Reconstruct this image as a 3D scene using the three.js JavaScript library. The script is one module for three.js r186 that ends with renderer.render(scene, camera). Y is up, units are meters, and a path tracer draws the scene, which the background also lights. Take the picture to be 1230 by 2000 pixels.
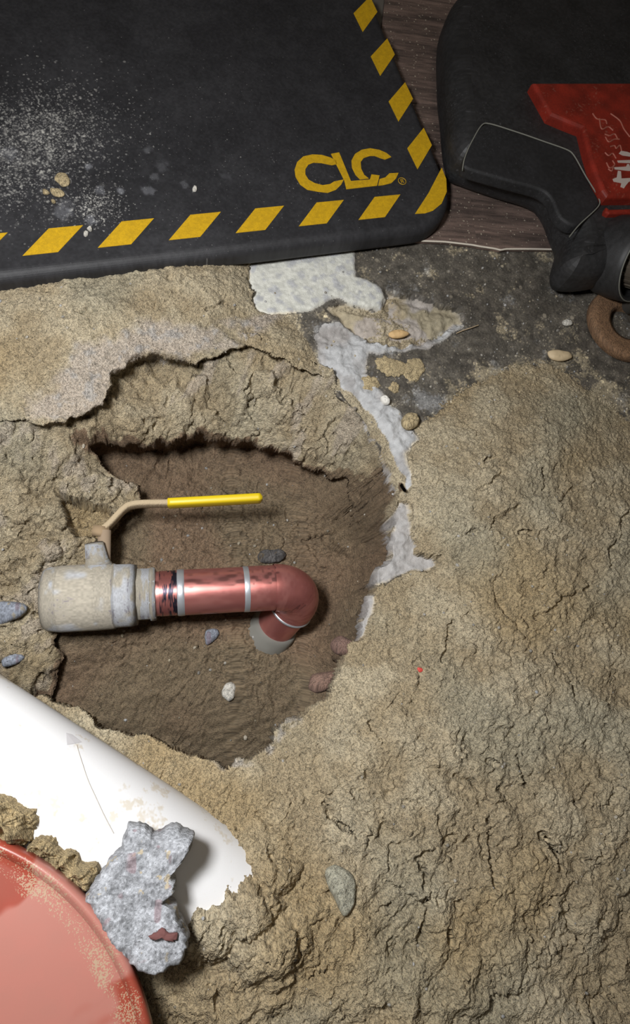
import * as THREE from 'three';
import { RectAreaLightUniformsLib } from 'three/addons/lights/RectAreaLightUniformsLib.js';
import { ImprovedNoise } from 'three/addons/math/ImprovedNoise.js';
import { RoundedBoxGeometry } from 'three/addons/geometries/RoundedBoxGeometry.js';
import { mergeGeometries, mergeVertices } from 'three/addons/utils/BufferGeometryUtils.js';

// ---------------------------------------------------------------- camera, lights, exposure
const scene = new THREE.Scene();
const renderer = new THREE.WebGLRenderer({ antialias: true });
renderer.toneMapping = THREE.LinearToneMapping;
renderer.toneMappingExposure = 1.0;
renderer.shadowMap.enabled = true;
RectAreaLightUniformsLib.init();

const FPX = 1239, CX = 615, CY = 1000, H = 0.54;            // focal length in pixels, picture centre, camera height above the floor
const EY = new THREE.Vector3(0.18, 0.28, 0.943).normalize(); // floor normal as the camera sees it
const EZ = new THREE.Vector3(0, -1, 0).addScaledVector(EY, EY.y).normalize();
const EX = new THREE.Vector3().crossVectors(EY, EZ);
const toWorld = v => new THREE.Vector3(v.dot(EX), v.dot(EY), v.dot(EZ));
const camera = new THREE.PerspectiveCamera(2 * Math.atan(1000 / FPX) * 180 / Math.PI, 1230 / 2000, 0.01, 20);
camera.position.set(0, H, 0);
camera.quaternion.setFromRotationMatrix(new THREE.Matrix4().makeBasis(
  toWorld(new THREE.Vector3(1, 0, 0)), toWorld(new THREE.Vector3(0, 1, 0)), toWorld(new THREE.Vector3(0, 0, 1))));
scene.add(camera);
function P(px, py, y = 0) {                                  // pixel -> point on the level y (metres)
  const w = toWorld(new THREE.Vector3((px - CX) / FPX, -(py - CY) / FPX, -1));
  const t = (y - H) / w.y;
  return new THREE.Vector3(w.x * t, y, w.z * t);
}
// hand-held LED work light on a stand beside the photographer, above and left of the lens
const LAMP = new THREE.Vector3(0, H, 0).add(toWorld(new THREE.Vector3(-0.15, 0.11, 0.0)));
LAMP.y = Math.max(LAMP.y, H + 0.02);
const LAMP_AIM = P(470, 1080, -0.05);
const lampLight = new THREE.RectAreaLight(0xffffff, 200, 0.10, 0.08);
lampLight.position.copy(LAMP); lampLight.lookAt(LAMP_AIM); scene.add(lampLight);
// unseen ceiling panel, added as low fill to lift the dark crevices
const ceilFill = new THREE.RectAreaLight(0xfff4e6, 3.5, 0.6, 0.6);
ceilFill.position.set(0.1, 2.36, -0.4); ceilFill.lookAt(0.1, 0, -0.4); scene.add(ceilFill);

// ---------------------------------------------------------------- helpers
let seed = 1234567;
const rnd = () => { seed = (seed * 1664525 + 1013904223) >>> 0; return seed / 4294967296; };
const PN = new ImprovedNoise();
const n2 = (x, y, k = 0.5) => PN.noise(x, y, k);
function fbm(x, y, oct, k = 0.5, gain = 0.5) { let a = 1, s = 0, f = 1; for (let i = 0; i < oct; i++) { s += a * PN.noise(x * f, y * f, k + i * 7.3); a *= gain; f *= 2.03; } return s; }
const hash = (i, j, k = 0) => { let h = (i * 374761393 + j * 668265263 + k * 974634541) | 0; h = Math.imul(h ^ (h >>> 13), 1274126177); h ^= h >>> 16; return (h >>> 0) / 4294967296; };
function worley(x, y, k = 0) {                                // [F1, F2, id]
  const xi = Math.floor(x), yi = Math.floor(y); let a = 9, b = 9, id = 0;
  for (let j = -1; j <= 1; j++) for (let i = -1; i <= 1; i++) {
    const cx = xi + i + hash(xi + i, yi + j, k), cy = yi + j + hash(xi + i, yi + j, k + 1);
    const d = (cx - x) ** 2 + (cy - y) ** 2;
    if (d < a) { b = a; a = d; id = hash(xi + i, yi + j, k + 2); } else if (d < b) b = d;
  }
  return [Math.sqrt(a), Math.sqrt(b), id];
}
const clamp = (x, a = 0, b = 1) => Math.min(b, Math.max(a, x));
const sm = (a, b, x) => { const t = clamp((x - a) / (b - a)); return t * t * (3 - 2 * t); };
const mix = (a, b, t) => a + (b - a) * t;
const lin = hex => { const c = new THREE.Color(hex); return [c.r, c.g, c.b]; };
const mix3 = (a, b, t) => [mix(a[0], b[0], t), mix(a[1], b[1], t), mix(a[2], b[2], t)];
const used = {};
function numbered(n) { const k = used[n] = (used[n] ?? -1) + 1; return k ? `${n}_${String(k).padStart(3, '0')}` : n; }
function shade(o) { o.traverse(m => { if (m.isMesh) { m.castShadow = true; m.receiveShadow = true; } }); return o; }
function obj(name, geo, mat, parent) { const m = new THREE.Mesh(geo, mat); m.castShadow = m.receiveShadow = true; m.name = parent ? name : numbered(name); (parent || scene).add(m); return m; }
function tag(o, label, category, group) { o.userData.label = label; o.userData.category = category; if (group) o.userData.group = group; return o; }
function struct(o, label) { o.userData.kind = 'structure'; if (label) o.userData.label = label; return o; }
function thing(name, pos, label, category, group) { const g = new THREE.Group(); g.name = numbered(name); g.position.copy(pos); scene.add(g); return tag(g, label, category, group); }
const std = (o) => new THREE.MeshStandardMaterial(o);
function dataTex(n, fn, srgb, rep) {                          // fn(u,v) -> [r,g,b] 0..1
  const d = new Uint8Array(n * n * 4);
  for (let j = 0; j < n; j++) for (let i = 0; i < n; i++) { const c = fn(i, j), o = (j * n + i) * 4; d[o] = clamp(c[0]) * 255; d[o + 1] = clamp(c[1]) * 255; d[o + 2] = clamp(c[2]) * 255; d[o + 3] = 255; }
  const t = new THREE.DataTexture(d, n, n); t.magFilter = THREE.LinearFilter; t.minFilter = THREE.LinearMipmapLinearFilter; t.generateMipmaps = true;
  t.wrapS = t.wrapT = THREE.RepeatWrapping; if (srgb) t.colorSpace = THREE.SRGBColorSpace; if (rep) t.repeat.set(rep, rep); t.needsUpdate = true; return t;
}
// tileable value noise on an n-cell lattice
function tileNoise(cells, k) { return (u, v) => { const x = u * cells, y = v * cells, xi = Math.floor(x), yi = Math.floor(y), fx = x - xi, fy = y - yi; const w = t => t * t * (3 - 2 * t); const g = (i, j) => hash(((i % cells) + cells) % cells, ((j % cells) + cells) % cells, k); return mix(mix(g(xi, yi), g(xi + 1, yi), w(fx)), mix(g(xi, yi + 1), g(xi + 1, yi + 1), w(fx)), w(fy)); }; }
const poly = (pts, y) => pts.map(([a, b]) => { const p = P(a, b, y); return [p.x, p.z]; });
function sdf(pg, x, z) {                                      // signed distance, negative inside
  let d = 1e9, s = 1;
  for (let i = 0, j = pg.length - 1; i < pg.length; j = i++) {
    const [ax, az] = pg[i], [bx, bz] = pg[j], ex = bx - ax, ez = bz - az, wx = x - ax, wz = z - az;
    const t = clamp((wx * ex + wz * ez) / (ex * ex + ez * ez)), dx = wx - ex * t, dz = wz - ez * t; d = Math.min(d, dx * dx + dz * dz);
    const c1 = z >= az, c2 = z < bz, c3 = ex * wz > ez * wx; if ((c1 && c2 && c3) || (!c1 && !c2 && !c3)) s = -s;
  }
  return s * Math.sqrt(d);
}
function tps(points) {                                        // thin-plate spline through (px, py, height in mm)
  const q = points.map(([a, b, h]) => { const p = P(a, b, h / 1000); return [p.x, p.z, h / 1000]; }), n = q.length, N = n + 3;
  const U = r2 => r2 < 1e-12 ? 0 : 0.5 * r2 * Math.log(r2), A = [];
  for (let i = 0; i < N; i++) A.push(new Float64Array(N + 1));
  for (let i = 0; i < n; i++) {
    for (let j = 0; j < n; j++) A[i][j] = U((q[i][0] - q[j][0]) ** 2 + (q[i][1] - q[j][1]) ** 2) + (i === j ? 2e-5 : 0);
    A[i][n] = A[n][i] = 1; A[i][n + 1] = A[n + 1][i] = q[i][0]; A[i][n + 2] = A[n + 2][i] = q[i][1]; A[i][N] = q[i][2];
  }
  for (let c = 0; c < N; c++) {
    let p = c; for (let r = c + 1; r < N; r++) if (Math.abs(A[r][c]) > Math.abs(A[p][c])) p = r;
    [A[c], A[p]] = [A[p], A[c]];
    for (let r = 0; r < N; r++) if (r !== c) { const f = A[r][c] / A[c][c]; if (f) for (let k = c; k <= N; k++) A[r][k] -= f * A[c][k]; }
  }
  const w = A.map((r, i) => r[N] / r[i]);
  return (x, z) => { let s = w[n] + w[n + 1] * x + w[n + 2] * z; for (let i = 0; i < n; i++) s += w[i] * U((x - q[i][0]) ** 2 + (z - q[i][1]) ** 2); return s; };
}

// ---------------------------------------------------------------- the ground: one fine grid, cut into floor, sand and pit
const X0 = -0.36, X1 = 0.62, Z0 = -0.53, Z1 = 0.34, STEP = 0.0010;
function cached(fn, step) {                                   // coarse grid + bilinear
  const nx = Math.ceil((X1 - X0) / step) + 2, nz = Math.ceil((Z1 - Z0) / step) + 2, a = new Float32Array(nx * nz);
  for (let j = 0; j < nz; j++) for (let i = 0; i < nx; i++) a[j * nx + i] = fn(X0 + i * step, Z0 + j * step);
  return (x, z) => { const u = clamp((x - X0) / step, 0, nx - 1.001), v = clamp((z - Z0) / step, 0, nz - 1.001), i = u | 0, j = v | 0, f = u - i, g = v - j, o = j * nx + i; return mix(mix(a[o], a[o + 1], f), mix(a[o + nx], a[o + nx + 1], f), g); };
}
const HOLE = [[-190, 860], [-60, 845], [70, 832], [130, 826], [175, 812], [205, 798], [214, 770], [222, 738], [258, 713], [300, 696], [350, 702], [382, 716], [430, 696], [478, 680], [505, 692], [560, 712], [625, 730], [652, 752], [690, 792], [722, 832], [745, 870], [765, 910], [778, 958], [778, 985], [772, 1030], [764, 1058], [768, 1085], [741, 1106], [733, 1150], [720, 1200], [700, 1242], [668, 1282], [655, 1332], [640, 1360], [600, 1378], [560, 1400], [530, 1440], [505, 1470], [470, 1482], [443, 1492], [400, 1478], [340, 1446], [280, 1432], [215, 1424], [178, 1400], [150, 1378], [100, 1363], [45, 1358], [-60, 1352], [-160, 1340], [-260, 1200], [-260, 1000]];
const PIT = [[165, 906], [205, 890], [250, 879], [292, 868], [345, 860], [385, 850], [440, 857], [500, 862], [560, 884], [620, 910], [680, 936], [712, 1000], [705, 1080], [690, 1180], [640, 1290], [610, 1380], [520, 1500], [380, 1500], [150, 1430], [40, 1390], [-30, 1360], [40, 1335], [95, 1300], [105, 1270], [92, 1245], [100, 1228], [150, 1200], [205, 1150], [203, 1090], [205, 1042], [216, 1002], [262, 985], [268, 940], [215, 925]];
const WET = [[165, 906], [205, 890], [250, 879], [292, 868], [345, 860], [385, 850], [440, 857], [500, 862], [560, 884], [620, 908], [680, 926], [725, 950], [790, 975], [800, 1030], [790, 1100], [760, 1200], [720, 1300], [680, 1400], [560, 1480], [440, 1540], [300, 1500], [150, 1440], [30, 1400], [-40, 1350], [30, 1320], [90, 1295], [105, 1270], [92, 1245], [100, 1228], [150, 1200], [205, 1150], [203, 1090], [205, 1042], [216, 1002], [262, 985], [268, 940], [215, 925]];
const NOTCH = [[112, 962], [138, 976], [204, 980], [214, 998], [204, 1040], [150, 1040], [136, 1030]];
const sandH = cached(tps([
  [720, 520, -9], [850, 550, -9], [950, 600, -9], [1100, 600, -9], [1200, 720, -6], [1300, 700, -9], [1000, 400, -9], [760, 640, -3], [850, 690, -6], [920, 690, -5], [1000, 680, -5], [810, 770, -5], [700, 700, -8], [640, 680, -8], [600, 560, -4], [530, 560, -4], [600, 500, -4], [550, 420, -2],
  [885, 770, 0], [950, 740, 0], [1010, 718, 0], [1090, 712, 0], [1150, 757, 0], [1200, 792, 0], [1240, 835, 0], [820, 840, 0], [815, 900, 3],
  [950, 850, 17], [1050, 800, 15], [1100, 900, 25], [1200, 1000, 25], [860, 900, 10], [830, 1000, 12], [900, 1050, 22], [1000, 1100, 28], [870, 1150, 12], [790, 1130, 2], [760, 1180, 6], [900, 1250, 25], [740, 1260, 9], [1100, 1300, 35], [800, 1400, 26], [690, 1400, 14], [1000, 1500, 40], [1200, 1300, 33], [1200, 1600, 45], [590, 1450, 11], [560, 1530, 17], [700, 1600, 33], [900, 1700, 45], [1100, 1800, 45], [490, 1560, 13], [420, 1540, 11], [300, 1480, 8], [180, 1410, 5], [80, 1380, 4], [600, 1800, 45], [450, 1850, 46], [300, 1900, 30], [100, 1900, 15], [0, 1700, 20], [900, 1950, 50],
  [0, 620, 24], [100, 590, 26], [200, 600, 26], [300, 570, 25], [400, 570, 23], [450, 570, 18], [474, 610, 10], [300, 640, 18], [400, 640, 15], [200, 690, 16], [100, 720, 18], [0, 750, 18], [150, 770, 13], [540, 660, 9], [590, 690, 6], [400, 500, 20], [200, 500, 22],
  [-150, 600, 24], [-150, 800, 16], [1400, 1000, 22], [1400, 1600, 42], [1300, 2050, 45], [600, 2100, 48], [0, 2100, 20], [-200, 1600, 15], [-200, 2000, 20], [-200, 1420, 5]]), 0.005);
const both = [[764, 1000, -22], [742, 1010, -52], [715, 1050, -98], [690, 1000, -96], [650, 970, -94], [740, 1095, -62], [712, 1120, -95], [690, 1200, -80], [660, 1220, -108], [640, 1320, -110], [-40, 1330, -90], [700, 1260, -50]];
const ledgeH = cached(tps([...both,
  [232, 775, -18], [268, 728, -22], [310, 716, -24], [350, 722, -20], [420, 712, -8], [500, 712, -5], [560, 728, -6], [620, 748, -7], [250, 830, -26], [350, 790, -28], [450, 790, -28], [550, 800, -26], [640, 800, -22], [690, 805, -8], [730, 860, -8], [756, 910, -10], [768, 960, -12], [700, 880, -32], [200, 885, -46], [290, 862, -49], [385, 846, -50], [500, 857, -53], [600, 892, -58], [660, 912, -55], [720, 940, -45],
  [0, 850, 2], [60, 900, -16], [0, 1000, -32], [100, 870, -14], [100, 940, -36], [160, 940, -52], [160, 1005, -62], [50, 1080, -54], [150, 1080, -70], [0, 1150, -62], [60, 1200, -74], [0, 1280, -74], [60, 1290, -84], [-100, 900, 4], [-100, 1200, -48], [-180, 1000, 0], [-150, 1300, -40], [120, 1160, -88], [200, 1180, -92], [230, 1000, -70], [150, 850, -14], [450, 1100, -110], [450, 1300, -120]]), 0.005);
const pitH = cached(tps([...both,
  [300, 900, -124], [400, 890, -128], [500, 900, -128], [600, 935, -112], [300, 1000, -116], [400, 1030, -118], [500, 1050, -122], [600, 1060, -122], [660, 1080, -116], [240, 1060, -108], [300, 1220, -108], [400, 1250, -120], [520, 1245, -122], [600, 1200, -132], [560, 1170, -132], [200, 1280, -112], [300, 1330, -122], [400, 1380, -128], [500, 1400, -132], [600, 1320, -122], [450, 1450, -150], [200, 1380, -130], [100, 1330, -118], [30, 1330, -110], [210, 1240, -98], [130, 1235, -92], [250, 950, -104], [520, 1480, -150], [320, 1430, -145]]), 0.005);
const holeP = poly(HOLE, 0.004), pitP = poly(PIT, -0.06), notchP = poly(NOTCH, -0.055), wetP = poly(WET, -0.06);
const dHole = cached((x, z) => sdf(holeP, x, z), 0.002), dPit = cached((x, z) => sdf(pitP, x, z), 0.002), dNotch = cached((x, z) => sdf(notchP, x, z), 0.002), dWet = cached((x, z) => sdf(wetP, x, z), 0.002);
// bare concrete, from the photograph's outlines
const mk = (pts, y = 0) => { const p = poly(pts, y); return cached((x, z) => sdf(p, x, z), 0.003); };
const dPatch = mk([[483, 470], [690, 470], [693, 540], [735, 556], [752, 582], [744, 606], [715, 602], [690, 596], [660, 585], [640, 588], [610, 606], [560, 612], [520, 616], [500, 612], [487, 570]]);
const dTrough = mk([[690, 600], [745, 604], [756, 570], [800, 578], [850, 592], [902, 606], [900, 632], [860, 660], [800, 676], [750, 682], [700, 660], [640, 600], [665, 588]]);
const dStrip = mk([[612, 655], [632, 632], [668, 628], [700, 655], [755, 672], [830, 668], [890, 630], [905, 634], [880, 658], [840, 678], [780, 690], [720, 690], [712, 730], [745, 765], [800, 835], [815, 860], [792, 885], [806, 950], [798, 965], [779, 962], [745, 870], [690, 792], [630, 735]]);
const dPiece = mk([[776, 975], [792, 985], [798, 1030], [812, 1082], [850, 1094], [846, 1110], [800, 1118], [735, 1142], [728, 1120], [738, 1100], [764, 1085], [760, 1060], [770, 1030]]);
const dEdge = mk([[722, 1152], [732, 1165], [726, 1200], [708, 1244], [694, 1248], [708, 1205]]);
const dCrust = mk([[70, 800], [110, 775], [140, 730], [160, 695], [210, 690], [250, 676], [290, 648], [350, 655], [400, 665], [440, 648], [500, 624], [545, 612], [530, 640], [490, 672], [430, 700], [385, 722], [350, 710], [300, 704], [260, 722], [230, 745], [218, 775], [210, 805], [170, 822], [120, 832], [70, 836]]);
const dNear = mk([[520, 1440], [560, 1402], [580, 1405], [545, 1440], [525, 1470], [490, 1490], [450, 1505], [420, 1490], [395, 1482], [420, 1472], [470, 1478]]);
const CRACKS = [[[930, 962], [948, 955], [962, 938], [985, 925]], [[1050, 925], [1052, 945], [1050, 962]], [[945, 905], [960, 900]], [[1110, 960], [1090, 975], [1080, 990]], [[945, 1038], [960, 1020], [985, 1008], [1000, 995]], [[905, 1045], [925, 1042]], [[1000, 1048], [1022, 1048]], [[955, 1150], [962, 1172], [975, 1200], [995, 1225], [1005, 1248]], [[1030, 1210], [1062, 1195], [1080, 1170], [1120, 1160], [1150, 1145]], [[1060, 1280], [1068, 1300], [1090, 1330], [1095, 1360]], [[1200, 1060], [1198, 1030], [1215, 1005]], [[1180, 1120], [1172, 1085], [1190, 1060]], [[860, 1290], [870, 1250], [880, 1215]], [[700, 1490], [708, 1505], [706, 1520]], [[930, 1480], [945, 1490]], [[985, 1470], [992, 1500], [1000, 1530]], [[870, 1512], [900, 1520], [912, 1535]], [[925, 1590], [930, 1640], [928, 1690], [932, 1710]], [[790, 1660], [825, 1645], [860, 1620]], [[795, 1660], [805, 1690], [800, 1715]], [[1020, 1615], [1050, 1650], [1055, 1680]], [[800, 1730], [808, 1755], [795, 1800], [790, 1830]], [[845, 1790], [848, 1810]], [[720, 1755], [738, 1745]], [[1075, 1750], [1070, 1790], [1090, 1805]], [[630, 1565], [640, 1590], [680, 1620]], [[720, 1410], [735, 1440]], [[1115, 1530], [1105, 1550], [1085, 1560]], [[520, 1650], [535, 1690]], [[560, 1840], [575, 1800]], [[150, 620], [165, 625], [172, 618]], [[400, 610], [425, 600], [440, 590]], [[70, 900], [110, 880], [130, 870]], [[0, 1010], [40, 1005], [75, 1012]], [[40, 1060], [30, 1100]], [[500, 700], [498, 745]], [[375, 750], [380, 800], [370, 840]], [[640, 985], [670, 975], [700, 970]], [[300, 780], [275, 830]], [[335, 770], [310, 830]]].map(l => poly(l, 0.015));
const dCrack = cached((x, z) => { let d = 1; for (const l of CRACKS) { if (Math.abs(x - l[0][0]) > 0.06 || Math.abs(z - l[0][1]) > 0.06) continue; for (let i = 0; i + 1 < l.length; i++) { const [ax, az] = l[i], ex = l[i + 1][0] - ax, ez = l[i + 1][1] - az, t = clamp(((x - ax) * ex + (z - az) * ez) / (ex * ex + ez * ez)); d = Math.min(d, Math.hypot(x - ax - ex * t, z - az - ez * t)); } } return d; }, 0.0015);
const HEAPS = [[480, 1800, 110, 80, 62], [545, 1730, 70, 60, 50], [410, 1850, 80, 90, 62], [540, 1880, 150, 110, 60]].map(([a, b, rx, rz, h]) => { const p = P(a, b, h / 1000), q = P(a + rx, b, h / 1000), r = P(a, b + rz, h / 1000); return [p.x, p.z, p.distanceTo(q), p.distanceTo(r), h / 1000]; });

const NX = Math.floor((X1 - X0) / STEP) + 1, NZ = Math.floor((Z1 - Z0) / STEP) + 1;
const pos = new Float32Array(NX * NZ * 3), col = new Float32Array(NX * NZ * 3), uv = new Float32Array(NX * NZ * 2), cls = new Uint8Array(NX * NZ);
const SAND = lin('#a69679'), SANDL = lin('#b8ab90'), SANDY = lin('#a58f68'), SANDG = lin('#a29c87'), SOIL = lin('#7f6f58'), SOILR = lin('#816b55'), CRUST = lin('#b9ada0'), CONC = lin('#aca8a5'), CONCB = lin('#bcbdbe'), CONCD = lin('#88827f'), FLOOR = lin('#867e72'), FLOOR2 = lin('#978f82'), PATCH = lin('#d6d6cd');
function ridge(x, z, f, k) { const wx = x + 0.010 * n2(x * 48, z * 48, k) + 0.003 * n2(x * 170, z * 170, k), wz = z + 0.010 * n2(x * 48 + 9, z * 48, k + 3) + 0.003 * n2(x * 170, z * 170 + 7, k); return n2(wx * f, wz * f, k + 0.37) + 0.45 * n2(wx * f * 2.3, wz * f * 2.3, k + 5.37); }
function ground(x, z) {
  // bare heights
  const dh0 = dHole(x, z);
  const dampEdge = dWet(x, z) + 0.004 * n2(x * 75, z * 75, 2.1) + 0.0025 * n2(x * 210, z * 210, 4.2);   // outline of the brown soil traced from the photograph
  const rag = 0.0040 * n2(x * 75, z * 75, 2.1) + 0.0010 * n2(x * 190, z * 190, 4.2) + 0.0002 * n2(x * 520, z * 520, 1.2);
  const slow = 0.0040 * n2(x * 75, z * 75, 2.1) + 0.0030 * n2(x * 34, z * 34, 6.1), dh = dh0 + slow;
  // undercuts: the sand below the broken slab and below the ledge has fallen away
  const dp = dPit(x, z) + 0.9 * slow, tp = sm(0.0, -0.008, dp), tl = sm(0.0015, -0.0050, dh), floorEdge = Math.min(x - X0, X1 - x, z - Z0, Z1 - z);
  if (dh < 0.02) {
    const inSlab = sm(0.12, 0.6, tl), ul = inSlab * sm(-0.030, -0.004, dh) * 0.016 * sm(0.16, 0.10, x) * sm(-0.10, -0.14, z);
    const up = tl * sm(0.10, 0.6, tp) * sm(-0.034, -0.006, dp) * 0.026;
    const nearU = inSlab * sm(-0.075, -0.004, dh) * 0.050 * sm(-0.06, 0.0, z) * sm(0.19, 0.13, x), rightU = inSlab * sm(-0.03, -0.004, dh) * 0.011 * sm(0.10, 0.14, x) * sm(-0.165, -0.13, z);
    const amt = Math.max(ul, nearU, rightU), e = 0.004;
    let lx = 0, lz = 0;
    if (amt > 1e-5) { const gx = dHole(x + e, z) - dHole(x - e, z), gz = dHole(x, z + e) - dHole(x, z - e), l = Math.hypot(gx, gz) || 1; lx += gx / l * amt; lz += gz / l * amt; }
    if (up > 1e-5) { const gx = dPit(x + e, z) - dPit(x - e, z), gz = dPit(x, z + e) - dPit(x, z - e), l = Math.hypot(gx, gz) || 1; lx += gx / l * up; lz += gz / l * up; }
    x += lx; z += lz;
  }
  const c1 = fbm(x * 22, z * 22, 3, 1.7), c2 = fbm(x * 95, z * 95, 3, 5.2), c3 = fbm(x * 330, z * 330, 2, 8.8);
  // outside: floor with sand over it
  let sh = sandH(x, z);
  for (const [hx, hz, rx, rz, hh] of HEAPS) { const r = Math.hypot((x - hx) / rx, (z - hz) / rz) + 0.25 * c2; if (r < 1.4) sh = Math.max(sh, hh * (1 - 0.55 * r * r)); }
  const mPatch = sm(0.003, -0.003, dPatch(x, z) + 0.5 * rag), mTrough = sm(0.004, -0.004, dTrough(x, z) + rag), mStrip = sm(0.003, -0.003, dStrip(x, z) + 0.8 * rag), mPiece = sm(0.002, -0.002, dPiece(x, z) + 0.6 * rag), mEdge = sm(0.0015, -0.0015, dEdge(x, z) + 0.4 * rag), mNear = sm(0.002, -0.002, dNear(x, z) + rag), mCrust = sm(0.006, -0.005, dCrust(x, z) + 1.6 * rag);
  const bare = Math.max(mPatch, mStrip, mPiece, mEdge);
  const rough = sm(0.002, 0.03, sh);                           // thick sand is lumpier
  const lower = sm(-0.12, 0.16, z) * sm(0.0, 0.03, sh);        // broken clods in the nearer heap
  let rel = 0, ck = 0;
  const ra = ridge(x, z, 17, 11), rb = ridge(x, z, 41, 23), rc = ridge(x, z, 88, 37);
  const ca = [sm(0.055, 0.0, Math.abs(ra))], cb = [sm(0.085, 0.0, Math.abs(rb))], cc = sm(0.13, 0.0, Math.abs(rc));
  const zone = sm(0.10, 0.34, n2(x * 33, z * 33, 3.3) + 0.14 * lower), zone2 = sm(0.08, 0.34, n2(x * 55 + 4, z * 55, 6.1) + 0.16 * lower), zone3 = sm(0.08, 0.36, n2(x * 70 + 9, z * 70, 1.1) + 0.12 * lower);
  ck = Math.max(ca[0] * zone, cb[0] * zone2 * 0.75, cc * zone3 * 0.45);
  const hc = sm(0.0024, 0.0003, dCrack(x + 0.0022 * n2(x * 150, z * 150, 3.1) + 0.001 * n2(x * 420, z * 420, 5.1), z + 0.0022 * n2(x * 150, z * 150, 9.1)) + 0.0012 * n2(x * 90, z * 90, 7.3));
  ck = Math.max(ck * 0.65, 1.15 * hc);
  rel += (0.0045 * c1 + 0.0022 * c2 + 0.0008 * c3) * mix(0.45, 1, rough);
  rel += mix(0.25, 1, lower) * rough * (0.0036 * (sm(-0.07, 0.07, ra) - 0.5) * zone + 0.0016 * (sm(-0.1, 0.1, rb) - 0.5) * zone2 + 0.0007 * (sm(-0.15, 0.15, rc) - 0.5));
  { const qx = x + 0.006 * n2(x * 60, z * 60, 2.9), qz = z + 0.006 * n2(x * 60 + 5, z * 60, 2.9); rel += mix(0.25, 1, lower) * rough * (0.011 * (Math.abs(n2(qx * 30, qz * 30, 12.5)) - 0.2) * sm(-0.2, 0.2, n2(x * 11, z * 11, 8.1)) + 0.0042 * (Math.abs(n2(qx * 68, qz * 68, 15.5)) - 0.2)); }
  rel -= ck * mix(0.0025, 0.0065, Math.max(lower, 0.5 * rough));
  rel += 0.0010 * n2(x * 560, z * 560, 2.7) + 0.0008 * n2(x * 410, z * 410, 8.7) + 0.0014 * (Math.abs(n2(x * 210, z * 210, 4.7)) - 0.2);
  const floorTop = 0.0006 * c2 + 0.0003 * c3 - 0.010 * sm(0.02, -0.002, dh) * mStrip - 0.006 * mTrough * (1 - sm(-0.004, -0.012, dTrough(x, z)) * 0.5) - 0.0015 * sm(0.002, -0.002, dPatch(x, z)) * 0;
  let sandSurf = sh + rel; if (bare > 0.01) sandSurf = mix(sandSurf, Math.min(sandSurf, -0.004), Math.max(mStrip, mPiece, mEdge));
  sandSurf = mix(sandSurf, Math.min(sandSurf, -0.004), sm(0.4, 0.6, mPatch));
  const isSand = sandSurf > floorTop;
  let hOut = Math.max(floorTop + 0.002 * mPatch, sandSurf);
  if (mPiece > 0.3 || mEdge > 0.3) hOut += 0.0018 * c2 + 0.003 * c1;
  if (mStrip > 0.3) hOut += 0.0035 * c1 * mStrip + 0.002 * c2;
  if (mTrough > 0.3) hOut += 0.003 * c1 + 0.002 * c2;
  // inside: ledge then pit
  let h = hOut, c = isSand ? 1 : 0, uy = 0;
  let color;
  const tone = 0.5 + 0.5 * c1, tone2 = 0.5 + 0.5 * c2;
  // colours of what lies there
  const scol = () => { let q = mix3(SAND, SANDL, sm(0.35, 0.75, tone)); q = mix3(q, SANDY, 0.65 * sm(0.55, 0.8, 0.5 + 0.6 * n2(x * 9 + 3, z * 9, 9.2))); q = mix3(q, SANDG, 0.6 * sm(0.5, 0.8, 0.5 + 0.6 * n2(x * 12 + 8, z * 12, 2.2))); const s = 0.94 + 0.12 * tone2; return [q[0] * s, q[1] * s, q[2] * s]; };
  if (isSand) { color = scol(); color = mix3(color, mix3(CRUST, CONC, sm(0.55, 0.75, tone2)), 0.8 * mCrust * sm(0.25, 0.5, tone + 0.25 * tone2)); color = mix3(color, CONC, 0.6 * mNear * sm(0.35, 0.6, tone2)); }
  else {
    const f = mix3(FLOOR, FLOOR2, sm(0.3, 0.7, tone)); color = f;
    const hf = n2(x * 390, z * 390, 6.6) + 0.8 * n2(x * 640, z * 640, 1.6);
    const dust = sm(0.66, 0.84, 0.42 + 0.55 * fbm(x * 32 + 3, z * 32, 3, 3.9) + 0.22 * hf + 0.46 * sm(-0.006, 0.0, sh)); color = mix3(color, SANDL.map(v => v * 1.9), 0.9 * dust);
    const lime = sm(0.70, 0.9, 0.45 + 0.6 * fbm(x * 24 + 31, z * 24, 3, 6.9) + 0.16 * hf); color = mix3(color, CONCB.map(v => v * 1.7), 0.5 * lime);
    if (mTrough > 0) { const e = mix3(mix3(CONC, CRUST, tone), scol(), sm(0.40, 0.62, 0.5 + 0.7 * fbm(x * 34, z * 34, 3, 12.4))); color = mix3(color, e, mTrough); }
    if (mStrip > 0) { const e = mix3(mix3(CONC, CONCB, sm(0.35, 0.65, tone)), CONCD, 0.45 * sm(0.6, 0.85, 0.5 + 0.7 * fbm(x * 55, z * 35, 4, 2.4))); color = mix3(color, e, mStrip); }
    if (mPiece + mEdge > 0) color = mix3(color, mix3(CONC, CONCB, 0.4 * tone2), clamp(mPiece + mEdge));
    if (mPatch > 0) color = mix3(color, mix3(PATCH, CONCB, sm(0.5, 0.75, tone2)), mPatch);
    if (mPatch > 0.5) c = 3; else if (Math.max(mStrip, mPiece, mEdge, mTrough) > 0.5) c = 5;
  }
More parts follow.
